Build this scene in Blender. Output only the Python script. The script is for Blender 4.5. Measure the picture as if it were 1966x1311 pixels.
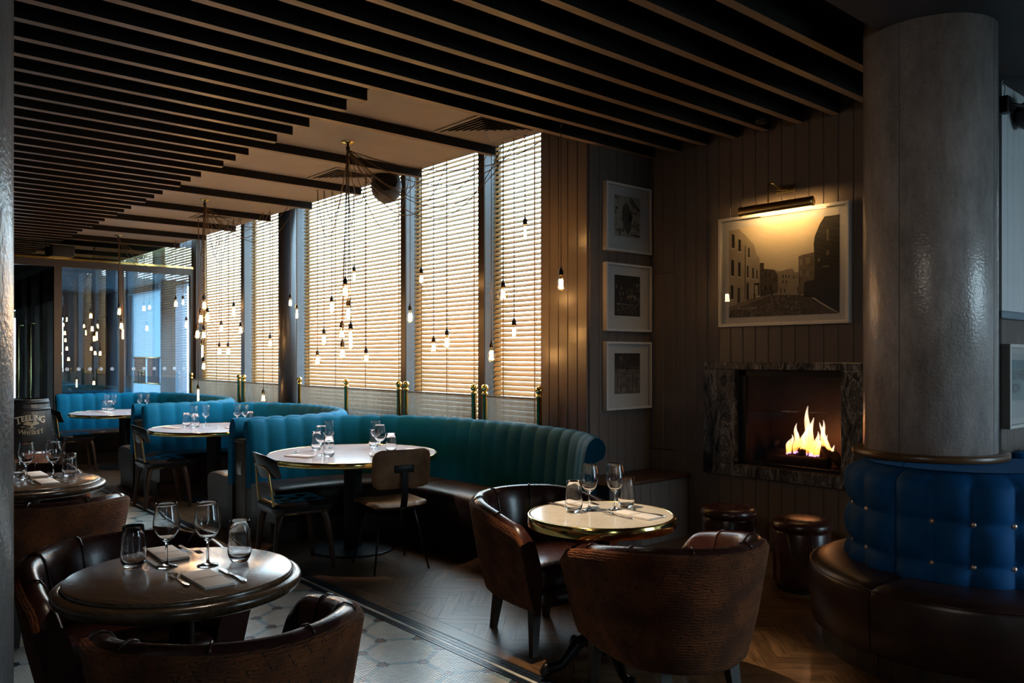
import bpy, bmesh, math, random
from mathutils import Matrix, Vector
random.seed(7)
PI = math.pi
SC = bpy.context.scene
COL = SC.collection
for o in list(bpy.data.objects):
    bpy.data.objects.remove(o)

# ------------------------------------------------------------------ camera
cam = bpy.data.cameras.new('camera')
cam.sensor_width = 36.0
cam.lens = 36.0 * 1555.0 / 1966.0
cam.shift_y = 30.5 / 1966.0
cam.clip_start = 0.05
cam_o = bpy.data.objects.new('camera', cam)
COL.objects.link(cam_o)
cam_o.location = (0, 0, 1.5)
cam_o.rotation_euler = (PI / 2, 0, math.radians(49))
SC.camera = cam_o

# ------------------------------------------------------------------ sky, exposure
SC.view_settings.view_transform = 'Standard'
SC.view_settings.look = 'None'
SC.view_settings.exposure = 0.0
SC.view_settings.gamma = 1.0
SC.view_settings.use_curve_mapping = False
try:
    SC.cycles.use_denoising = True
    SC.cycles.denoiser = 'OPENIMAGEDENOISE'
    SC.cycles.sample_clamp_indirect = 6.0
    SC.cycles.max_bounces = 9
    SC.cycles.diffuse_bounces = 4
    SC.cycles.glossy_bounces = 4
    SC.cycles.transmission_bounces = 8
    SC.cycles.transparent_max_bounces = 16
    SC.cycles.caustics_reflective = False
except Exception:
    pass
SKY = 16.5
W = bpy.data.worlds.new('overcast_sky')
SC.world = W
W.use_nodes = True
nt = W.node_tree
for n in list(nt.nodes):
    nt.nodes.remove(n)
wo = nt.nodes.new('ShaderNodeOutputWorld')
bg = nt.nodes.new('ShaderNodeBackground')
bg.inputs['Strength'].default_value = SKY
tcw = nt.nodes.new('ShaderNodeTexCoord')
sxyz = nt.nodes.new('ShaderNodeSeparateXYZ')
rmp = nt.nodes.new('ShaderNodeValToRGB')
rmp.color_ramp.elements[0].position = 0.0
rmp.color_ramp.elements[0].color = (0.62, 0.80, 0.92, 1)
rmp.color_ramp.elements[1].position = 0.6
rmp.color_ramp.elements[1].color = (0.60, 0.84, 1.0, 1)
nt.links.new(tcw.outputs['Generated'], sxyz.inputs[0])
nt.links.new(sxyz.outputs['Z'], rmp.inputs[0])
nt.links.new(rmp.outputs[0], bg.inputs['Color'])
nt.links.new(bg.outputs[0], wo.inputs[0])

def sky_portal(loc, rot, sx, sy):
    l = bpy.data.lights.new('sky_portal', 'AREA')
    l.shape = 'RECTANGLE'
    l.size, l.size_y = sx, sy
    l.cycles.is_portal = True
    o = bpy.data.objects.new('sky_portal', l)
    COL.objects.link(o)
    o.location, o.rotation_euler = loc, rot
    return o
def spot(loc, aim, watts, size, blend, col, rad):
    l = bpy.data.lights.new('downlight_or_fill', 'SPOT')
    l.energy, l.spot_size, l.spot_blend, l.color, l.shadow_soft_size = watts, size, blend, col, rad
    o = bpy.data.objects.new('downlight_or_fill', l)
    COL.objects.link(o)
    o.location = loc
    o.rotation_euler = (Vector(aim) - Vector(loc)).to_track_quat('-Z', 'Y').to_euler()
spot((-3.02, 2.35, 3.30), (-2.62, 2.90, 0.75), 300, math.radians(30), 0.6, (1.0, 0.80, 0.56), 0.03)
spot((-3.42, 1.55, 3.30), (-2.92, 1.00, 0.75), 190, math.radians(28), 0.7, (1.0, 0.82, 0.66), 0.03)
spot((-6.10, 1.55, 3.30), (-5.62, 1.05, 0.75), 110, math.radians(28), 0.7, (1.0, 0.82, 0.66), 0.03)
for tx_, ty_ in ((-5.62, 3.23), (-8.64, 3.28), (-11.86, 3.28)):
    spot((tx_ - 0.35, ty_ - 0.55, 3.24), (tx_, ty_, 0.75), 110, math.radians(36), 0.6, (1.0, 0.82, 0.80), 0.03)
spot((-0.2, -2.2, 3.20), (-1.62, 4.4, 2.0), 230, math.radians(44), 1.0, (1.0, 0.88, 0.76), 0.35)  # added fill from behind the camera, brightens column and bench; no fixture there
# ------------------------------------------------------------------ materials
MATS = {}
def new_mat(name):
    m = bpy.data.materials.new(name)
    m.use_nodes = True
    t = m.node_tree
    b = next(n for n in t.nodes if n.type == 'BSDF_PRINCIPLED')
    return m, t, b
def setp(b, **kw):
    for k, v in kw.items():
        k = k.replace('_', ' ')
        if k in b.inputs:
            b.inputs[k].default_value = v
def c4(c):
    return (c[0], c[1], c[2], 1.0)
def mat(name, col, rough=0.5, metal=0.0, vary=0.0, scale=8.0, stretch=(1, 1, 1), bump=0.0, bscale=None, rvary=0.0, **kw):
    """principled material with noise-driven colour, roughness and relief"""
    if name in MATS:
        return MATS[name]
    m, t, b = new_mat(name)
    setp(b, Base_Color=c4(col), Roughness=rough, Metallic=metal, **kw)
    if vary or bump or rvary:
        tc = t.nodes.new('ShaderNodeTexCoord')
        mp = t.nodes.new('ShaderNodeMapping')
        mp.inputs['Scale'].default_value = stretch
        t.links.new(tc.outputs['Object'], mp.inputs[0])
        nz = t.nodes.new('ShaderNodeTexNoise')
        nz.inputs['Scale'].default_value = scale
        nz.inputs['Detail'].default_value = 5.0
        t.links.new(mp.outputs[0], nz.inputs['Vector'])
        if vary:
            r = t.nodes.new('ShaderNodeValToRGB')
            r.color_ramp.elements[0].position = 0.3
            r.color_ramp.elements[1].position = 0.7
            r.color_ramp.elements[0].color = c4([x * (1 - vary) for x in col])
            r.color_ramp.elements[1].color = c4([min(1, x * (1 + vary)) for x in col])
            t.links.new(nz.outputs['Fac'], r.inputs[0])
            t.links.new(r.outputs[0], b.inputs['Base Color'])
        if rvary:
            mr = t.nodes.new('ShaderNodeMapRange')
            mr.inputs['To Min'].default_value = max(0.02, rough - rvary)
            mr.inputs['To Max'].default_value = min(1, rough + rvary)
            t.links.new(nz.outputs['Fac'], mr.inputs['Value'])
            t.links.new(mr.outputs[0], b.inputs['Roughness'])
        if bump:
            nb = nz
            if bscale:
                nb = t.nodes.new('ShaderNodeTexNoise')
                nb.inputs['Scale'].default_value = bscale
                nb.inputs['Detail'].default_value = 4.0
                t.links.new(mp.outputs[0], nb.inputs['Vector'])
            bp = t.nodes.new('ShaderNodeBump')
            bp.inputs['Strength'].default_value = bump
            bp.inputs['Distance'].default_value = 0.01
            t.links.new(nb.outputs['Fac'], bp.inputs['Height'])
            t.links.new(bp.outputs[0], b.inputs['Normal'])
    MATS[name] = m
    return m
def emit(name, col, strength):
    m, t, b = new_mat(name)
    setp(b, Base_Color=(0, 0, 0, 1), Emission_Color=c4(col), Emission_Strength=strength, Roughness=1.0)
    MATS[name] = m
    return m
def thin_glass(name, tint, ior=1.5, rough=0.0, gain=1.0):
    """a pane: clear seen straight on, mirror-like at grazing angles"""
    m = bpy.data.materials.new(name)
    m.use_nodes = True
    t = m.node_tree
    for n in list(t.nodes):
        t.nodes.remove(n)
    out = t.nodes.new('ShaderNodeOutputMaterial')
    mx = t.nodes.new('ShaderNodeMixShader')
    lw = t.nodes.new('ShaderNodeLayerWeight')
    lw.inputs['Blend'].default_value = 0.5
    f0 = ((ior - 1) / (ior + 1)) ** 2
    p5 = t.nodes.new('ShaderNodeMath')
    p5.operation = 'POWER'
    p5.inputs[1].default_value = 5.0
    t.links.new(lw.outputs['Facing'], p5.inputs[0])
    fr = t.nodes.new('ShaderNodeMath')
    fr.operation = 'MULTIPLY_ADD'
    fr.inputs[1].default_value = 1 - f0
    fr.inputs[2].default_value = f0
    t.links.new(p5.outputs[0], fr.inputs[0])
    tr = t.nodes.new('ShaderNodeBsdfTransparent')
    tr.inputs[0].default_value = c4(tint)
    gl = t.nodes.new('ShaderNodeBsdfGlossy')
    gl.inputs['Roughness'].default_value = rough
    gl.inputs['Color'].default_value = (1, 1, 1, 1)
    mu = t.nodes.new('ShaderNodeMath')
    mu.operation = 'MULTIPLY'
    mu.use_clamp = True
    mu.inputs[1].default_value = gain
    t.links.new(fr.outputs[0], mu.inputs[0])
    t.links.new(mu.outputs[0], mx.inputs[0])
    t.links.new(tr.outputs[0], mx.inputs[1])
    t.links.new(gl.outputs[0], mx.inputs[2])
    t.links.new(mx.outputs[0], out.inputs[0])
    MATS[name] = m
    return m
def thin_film(name, col):
    m = bpy.data.materials.new(name)
    m.use_nodes = True
    t = m.node_tree
    for n in list(t.nodes):
        t.nodes.remove(n)
    out = t.nodes.new('ShaderNodeOutputMaterial')
    mx = t.nodes.new('ShaderNodeMixShader')
    d = t.nodes.new('ShaderNodeBsdfDiffuse')
    tl = t.nodes.new('ShaderNodeBsdfTranslucent')
    d.inputs[0].default_value = tl.inputs[0].default_value = c4(col)
    mx.inputs[0].default_value = 0.5
    t.links.new(d.outputs[0], mx.inputs[1])
    t.links.new(tl.outputs[0], mx.inputs[2])
    t.links.new(mx.outputs[0], out.inputs[0])
    return m
def wood_mat(name, c1, c2, rough=0.4, scale=3.0, stretch=(1, 14, 14), bump=0.15, coat=0.0):
    m, t, b = new_mat(name)
    setp(b, Roughness=rough, Coat_Weight=coat, Coat_Roughness=0.15)
    tc = t.nodes.new('ShaderNodeTexCoord')
    oi = t.nodes.new('ShaderNodeObjectInfo')
    ad = t.nodes.new('ShaderNodeVectorMath')
    mp = t.nodes.new('ShaderNodeMapping')
    mp.inputs['Scale'].default_value = stretch
    sc = t.nodes.new('ShaderNodeVectorMath')
    sc.operation = 'SCALE'
    sc.inputs[0].default_value = (17, 11, 5)
    t.links.new(oi.outputs['Random'], sc.inputs['Scale'])
    t.links.new(tc.outputs['Object'], ad.inputs[0])
    t.links.new(sc.outputs[0], ad.inputs[1])
    t.links.new(ad.outputs[0], mp.inputs[0])
    nz = t.nodes.new('ShaderNodeTexNoise')
    nz.inputs['Scale'].default_value = scale
    nz.inputs['Detail'].default_value = 7
    nz.inputs['Distortion'].default_value = 1.1
    t.links.new(mp.outputs[0], nz.inputs['Vector'])
    r = t.nodes.new('ShaderNodeValToRGB')
    r.color_ramp.elements[0].position = 0.32
    r.color_ramp.elements[1].position = 0.68
    r.color_ramp.elements[0].color = c4(c1)
    r.color_ramp.elements[1].color = c4(c2)
    t.links.new(nz.outputs['Fac'], r.inputs[0])
    hs = t.nodes.new('ShaderNodeHueSaturation')
    mr = t.nodes.new('ShaderNodeMapRange')
    mr.inputs['To Min'].default_value = 0.75
    mr.inputs['To Max'].default_value = 1.25
    t.links.new(oi.outputs['Random'], mr.inputs['Value'])
    t.links.new(mr.outputs[0], hs.inputs['Value'])
    t.links.new(r.outputs[0], hs.inputs['Color'])
    t.links.new(hs.outputs[0], b.inputs['Base Color'])
    bp = t.nodes.new('ShaderNodeBump')
    bp.inputs['Strength'].default_value = bump
    bp.inputs['Distance'].default_value = 0.004
    t.links.new(nz.outputs['Fac'], bp.inputs['Height'])
    t.links.new(bp.outputs[0], b.inputs['Normal'])
    MATS[name] = m
    return m
def math_node(t, op, a, b=None, clamp=False):
    n = t.nodes.new('ShaderNodeMath')
    n.operation = op
    n.use_clamp = clamp
    for i, x in enumerate((a, b)):
        if x is None:
            continue
        if isinstance(x, (int, float)):
            n.inputs[i].default_value = x
        else:
            t.links.new(x, n.inputs[i])
    return n.outputs[0]

def chenille():
    """ribbed brown chenille with a zig-zag of dark slits, laid out on the sweep's own UVs in metres"""
    m, t, b = new_mat('brown_chenille')
    setp(b, Roughness=0.95, Sheen_Weight=0.10, Sheen_Roughness=0.5, Sheen_Tint=(0.65, 0.28, 0.10, 1))
    uv = t.nodes.new('ShaderNodeUVMap')
    s = t.nodes.new('ShaderNodeSeparateXYZ')
    t.links.new(uv.outputs[0], s.inputs[0])
    u, v = s.outputs[0], s.outputs[1]
    nz = t.nodes.new('ShaderNodeTexNoise')
    nz.inputs['Scale'].default_value = 38
    t.links.new(uv.outputs[0], nz.inputs['Vector'])
    wob = math_node(t, 'MULTIPLY', math_node(t, 'SUBTRACT', nz.outputs['Fac'], 0.5), 0.02)
    rib = math_node(t, 'SINE', math_node(t, 'MULTIPLY', math_node(t, 'ADD', v, wob), 2 * PI / 0.0125))
    tri = math_node(t, 'PINGPONG', u, 0.026)
    zz = math_node(t, 'ADD', v, math_node(t, 'MULTIPLY', tri, 2.6))
    zz = math_node(t, 'ADD', zz, wob)
    fr = math_node(t, 'FRACT', math_node(t, 'DIVIDE', zz, 0.066))
    slit = math_node(t, 'LESS_THAN', fr, 0.13)
    n2 = t.nodes.new('ShaderNodeTexNoise')
    n2.inputs['Scale'].default_value = 55
    t.links.new(uv.outputs[0], n2.inputs['Vector'])
    keep = math_node(t, 'GREATER_THAN', n2.outputs['Fac'], 0.53)
    slit = math_node(t, 'MULTIPLY', slit, keep)
    h = math_node(t, 'SUBTRACT', math_node(t, 'MULTIPLY', rib, 0.5), math_node(t, 'MULTIPLY', slit, 1.6))
    bp = t.nodes.new('ShaderNodeBump')
    bp.inputs['Strength'].default_value = 0.8
    bp.inputs['Distance'].default_value = 0.005
    t.links.new(h, bp.inputs['Height'])
    t.links.new(bp.outputs[0], b.inputs['Normal'])
    n3 = t.nodes.new('ShaderNodeTexNoise')
    n3.inputs['Scale'].default_value = 9
    t.links.new(uv.outputs[0], n3.inputs['Vector'])
    r = t.nodes.new('ShaderNodeValToRGB')
    r.color_ramp.elements[0].position = 0.35
    r.color_ramp.elements[1].position = 0.7
    r.color_ramp.elements[0].color = (0.085, 0.021, 0.004, 1)
    r.color_ramp.elements[1].color = (0.230, 0.060, 0.011, 1)
    t.links.new(n3.outputs['Fac'], r.inputs[0])
    mx = t.nodes.new('ShaderNodeMixRGB')
    mx.inputs['Color2'].default_value = (0.006, 0.004, 0.004, 1)
    t.links.new(slit, mx.inputs['Fac'])
    t.links.new(r.outputs[0], mx.inputs['Color1'])
    t.links.new(mx.outputs[0], b.inputs['Base Color'])
    MATS['brown_chenille'] = m
    return m
def marble(name, base, vein, scale, lo, hi, rough, dist=3.0):
    m, t, b = new_mat(name)
    setp(b, Roughness=rough)
    tc = t.nodes.new('ShaderNodeTexCoord')
    n0 = t.nodes.new('ShaderNodeTexNoise')
    n0.inputs['Scale'].default_value = scale
    n0.inputs['Detail'].default_value = 8
    n0.inputs['Distortion'].default_value = dist
    t.links.new(tc.outputs['Object'], n0.inputs['Vector'])
    r = t.nodes.new('ShaderNodeValToRGB')
    r.color_ramp.elements[0].position = lo
    r.color_ramp.elements[0].color = c4(base)
    r.color_ramp.elements[1].position = (lo + hi) / 2
    r.color_ramp.elements[1].color = c4(vein)
    e = r.color_ramp.elements.new(hi)
    e.color = c4(base)
    t.links.new(n0.outputs['Fac'], r.inputs[0])
    t.links.new(r.outputs[0], b.inputs['Base Color'])
    MATS[name] = m
    return m
def veined(name):
    m, t, b = new_mat(name)
    setp(b, Roughness=0.25)
    tc = t.nodes.new('ShaderNodeTexCoord')
    rot = t.nodes.new('ShaderNodeMapping')
    rot.inputs['Rotation'].default_value = (0, 0.7, 0)
    rot.inputs['Scale'].default_value = (2.6, 1.0, 0.8)
    t.links.new(tc.outputs['Object'], rot.inputs[0])
    n0 = t.nodes.new('ShaderNodeTexNoise')
    n0.inputs['Scale'].default_value = 3.2
    n0.inputs['Detail'].default_value = 12
    n0.inputs['Roughness'].default_value = 0.72
    n0.inputs['Distortion'].default_value = 1.6
    t.links.new(rot.outputs[0], n0.inputs['Vector'])
    r = t.nodes.new('ShaderNodeValToRGB')
    cr = r.color_ramp
    cr.elements[0].position, cr.elements[0].color = 0.36, (0.014, 0.013, 0.013, 1)
    cr.elements[1].position, cr.elements[1].color = 0.74, (0.02, 0.018, 0.018, 1)
    for p, v in ((0.455, 0.03), (0.50, 0.13), (0.53, 0.03), (0.565, 0.34), (0.595, 0.06), (0.64, 0.022)):
        e = cr.elements.new(p)
        e.color = (v, v * 0.94, v * 0.90, 1)
    t.links.new(n0.outputs['Fac'], r.inputs[0])
    t.links.new(r.outputs[0], b.inputs['Base Color'])
    MATS[name] = m
    return m
def concrete(name, col):
    m, t, b = new_mat(name)
    setp(b, Roughness=0.5, Coat_Weight=0.75, Coat_Roughness=0.10)
    tc = t.nodes.new('ShaderNodeTexCoord')
    mp = t.nodes.new('ShaderNodeMapping')
    mp.inputs['Scale'].default_value = (1, 1, 0.35)
    t.links.new(tc.outputs['Object'], mp.inputs[0])
    n1 = t.nodes.new('ShaderNodeTexNoise')
    n1.inputs['Scale'].default_value = 7
    n1.inputs['Detail'].default_value = 9
    n1.inputs['Roughness'].default_value = 0.8
    t.links.new(mp.outputs[0], n1.inputs['Vector'])
    r = t.nodes.new('ShaderNodeValToRGB')
    r.color_ramp.elements[0].position = 0.3
    r.color_ramp.elements[1].position = 0.72
    r.color_ramp.elements[0].color = c4([x * 0.5 for x in col])
    r.color_ramp.elements[1].color = c4([x * 1.5 for x in col])
    t.links.new(n1.outputs['Fac'], r.inputs[0])
    vo = t.nodes.new('ShaderNodeTexVoronoi')
    vo.inputs['Scale'].default_value = 30
    t.links.new(tc.outputs['Object'], vo.inputs['Vector'])
    n2 = t.nodes.new('ShaderNodeTexNoise')
    n2.inputs['Scale'].default_value = 9
    t.links.new(tc.outputs['Object'], n2.inputs['Vector'])
    pit = math_node(t, 'LESS_THAN', vo.outputs['Distance'], 0.085)
    pit = math_node(t, 'MULTIPLY', pit, math_node(t, 'GREATER_THAN', n2.outputs['Fac'], 0.53))
    mx = t.nodes.new('ShaderNodeMixRGB')
    mx.inputs['Color2'].default_value = (0.03, 0.028, 0.026, 1)
    t.links.new(pit, mx.inputs['Fac'])
    t.links.new(r.outputs[0], mx.inputs['Color1'])
    t.links.new(mx.outputs[0], b.inputs['Base Color'])
    n4 = t.nodes.new('ShaderNodeTexNoise')
    n4.inputs['Scale'].default_value = 75
    n4.inputs['Detail'].default_value = 3
    t.links.new(tc.outputs['Object'], n4.inputs['Vector'])
    bp = t.nodes.new('ShaderNodeBump')
    bp.inputs['Strength'].default_value = 0.5
    bp.inputs['Distance'].default_value = 0.005
    h = math_node(t, 'SUBTRACT', n4.outputs['Fac'], math_node(t, 'MULTIPLY', pit, 2.0))
    t.links.new(h, bp.inputs['Height'])
    t.links.new(bp.outputs[0], b.inputs['Normal'])
    t.links.new(bp.outputs[0], b.inputs['Coat Normal'])
    MATS[name] = m
    return m

M_beam = wood_mat('dark_stained_beam', (0.200, 0.128, 0.076), (0.300, 0.195, 0.118), 0.45, 3, (18, 1, 18), 0.1)
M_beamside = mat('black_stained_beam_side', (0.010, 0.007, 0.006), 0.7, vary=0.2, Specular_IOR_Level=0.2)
M_void = mat('black_ceiling_paint', (0.014, 0.013, 0.014), 0.8, vary=0.2)
M_soffit = mat('charcoal_soffit_paint', (0.035, 0.036, 0.042), 0.6, vary=0.1)
M_plaster = mat('cream_plaster', (0.40, 0.34, 0.27), 0.7, vary=0.06, scale=3)
M_taupe = mat('taupe_panel_paint', (0.140, 0.112, 0.096), 0.32, vary=0.06, scale=3, bump=0.02, bscale=40)
M_taupe_dk = mat('taupe_groove', (0.05, 0.04, 0.036), 0.6)
M_pale = mat('pale_grey_panel_paint', (0.68, 0.69, 0.70), 0.45, vary=0.04)
M_slate = mat('slate_blue_paint', (0.20, 0.25, 0.30), 0.45, vary=0.05)
M_frame_dk = mat('bronze_window_frame', (0.045, 0.034, 0.026), 0.35, metal=0.3)
M_blackmetal = mat('black_metal', (0.012, 0.012, 0.013), 0.42, metal=0.4, vary=0.1)
M_bluebase = mat('blue_black_metal', (0.018, 0.024, 0.032), 0.38, metal=0.5, vary=0.15)
M_brass = mat('polished_brass', (0.86, 0.60, 0.20), 0.13, metal=1.0, vary=0.06, scale=4)
M_brass_dk = mat('aged_brass', (0.52, 0.33, 0.12), 0.28, metal=1.0, vary=0.15)
M_copper = mat('copper_button', (0.75, 0.50, 0.38), 0.35, metal=0.7)
M_velvet = mat('teal_velvet', (0.0, 0.155, 0.300), 0.7, vary=0.12, scale=5, Specular_IOR_Level=0.15, Sheen_Weight=0.04, Sheen_Roughness=0.35, Sheen_Tint=(0.15, 0.7, 0.95, 1))
M_velvet2 = mat('royal_blue_velvet', (0.0, 0.070, 0.220), 0.7, vary=0.2, scale=6, Specular_IOR_Level=0.2, Sheen_Weight=0.06, Sheen_Roughness=0.35, Sheen_Tint=(0.1, 0.45, 0.95, 1))
M_leather = mat('chocolate_leather', (0.040, 0.019, 0.014), 0.33, vary=0.3, scale=6, bump=0.06, bscale=90, rvary=0.08)
M_leather_ox = mat('oxblood_leather', (0.045, 0.014, 0.011), 0.27, vary=0.3, scale=7, bump=0.05, bscale=80, rvary=0.07)
M_blackleather = mat('black_leather', (0.012, 0.014, 0.016), 0.25, vary=0.2, bump=0.05, bscale=80)
M_tan = mat('tan_leather', (0.34, 0.200, 0.095), 0.42, vary=0.22, scale=7, bump=0.04, bscale=60)
M_tanback = mat('tan_suede', (0.25, 0.115, 0.045), 0.6, vary=0.35, scale=9)
M_walnut = wood_mat('walnut', (0.034, 0.014, 0.007), (0.085, 0.036, 0.017), 0.38, 3, (9, 9, 1), 0.1)
M_darkwood = wood_mat('dark_plinth_wood', (0.020, 0.013, 0.009), (0.045, 0.030, 0.020), 0.45, 3, (9, 9, 1), 0.1)
M_divider = wood_mat('divider_oak', (0.075, 0.048, 0.026), (0.14, 0.092, 0.050), 0.45, 3, (10, 10, 1), 0.1)
M_collar = wood_mat('collar_oak', (0.085, 0.040, 0.014), (0.16, 0.078, 0.028), 0.35, 4, (3, 3, 10), 0.1)
M_tabletop = wood_mat('oak_tabletop', (0.045, 0.026, 0.014), (0.105, 0.062, 0.033), 0.24, 2.2, (2, 26, 8), 0.10, coat=0.3)
M_floorwood = wood_mat('oak_floor', (0.075, 0.036, 0.014), (0.210, 0.108, 0.046), 0.38, 2.6, (2.2, 20, 8), 0.12, coat=0.25)
M_chen = chenille()
M_marble = marble('pink_white_marble', (0.76, 0.66, 0.64), (0.66, 0.555, 0.535), 3.2, 0.47, 0.53, 0.16)
M_cream = marble('cream_marble', (0.76, 0.68, 0.57), (0.66, 0.575, 0.475), 3.0, 0.48, 0.52, 0.14)
M_granite = veined('grey_veined_marble')
M_conc = concrete('sealed_concrete', (0.33, 0.295, 0.28))
M_iron = mat('cast_iron', (0.012, 0.011, 0.011), 0.35, metal=0.5)
M_white = mat('white_frame_paint', (0.58, 0.55, 0.52), 0.5, vary=0.04)
M_mount = mat('mount_board', (0.58, 0.55, 0.52), 0.75)
M_paper = mat('napkin_paper', (0.82, 0.74, 0.68), 0.8)
M_ink = mat('grey_ink', (0.10, 0.085, 0.07), 0.8)
M_steel = mat('cutlery_steel', (0.72, 0.70, 0.68), 0.16, metal=1.0)
M_nickel = mat('brushed_nickel', (0.45, 0.42, 0.38), 0.3, metal=1.0)
M_cord = mat('brown_braided_cord', (0.16, 0.075, 0.022), 0.7, vary=0.4, scale=90)
M_socket = mat('dark_bronze_socket', (0.035, 0.022, 0.014), 0.35, metal=0.6)
M_slat = mat('honey_wood_slat', (0.56, 0.355, 0.155), 0.42, vary=0.06, scale=3, stretch=(1, 20, 20))
M_tape = mat('ladder_tape', (0.42, 0.27, 0.12), 0.8)
M_linen = mat('linen', (0.62, 0.56, 0.48), 0.9, vary=0.1, scale=30, stretch=(1, 1, 0.2), Transmission_Weight=0.0)
M_grout = mat('dark_grout', (0.045, 0.042, 0.040), 0.85, vary=0.2)
M_tile = {'cream': mat('cream_tile', (0.72, 0.70, 0.63), 0.3, vary=0.1, scale=14),
          'aqua': mat('pale_blue_tile', (0.36, 0.47, 0.49), 0.3, vary=0.15, scale=14),
          'slate': mat('slate_blue_tile', (0.065, 0.090, 0.115), 0.3, vary=0.25, scale=14),
          'red': mat('dusty_red_tile', (0.26, 0.085, 0.065), 0.3, vary=0.15, scale=14),
          'navy': mat('navy_tile', (0.020, 0.030, 0.046), 0.3, vary=0.3, scale=20)}
M_glass = None
m, t, b = new_mat('drinking_glass')
setp(b, Base_Color=(1, 1, 1, 1), Roughness=0.0, Transmission_Weight=1.0, IOR=1.46)
M_glass = m
M_bulbglass = thin_glass('amber_bulb_glass', (1.0, 0.90, 0.74), 1.4, 0.02, 1.0)
M_pane = thin_glass('window_pane', (0.93, 0.96, 0.97), 1.45)
M_shade = thin_glass('solar_film_glass', (0.36, 0.38, 0.40), 1.45)
M_picglass = thin_glass('picture_glass', (0.97, 0.97, 0.97), 1.5, 0.0, 1.0)
M_tinted = thin_glass('smoked_screen_glass', (0.70, 0.78, 0.86), 1.6, 0.0, 2.6)
M_fireglass = thin_glass('fireplace_glass', (0.85, 0.75, 0.66), 1.5, 0.0, 1.0)
M_filament = emit('glowing_filament', (1.0, 0.55, 0.20), 160.0)
M_lamp = emit('picture_lamp_tube', (1.0, 0.60, 0.22), 110.0)

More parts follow.
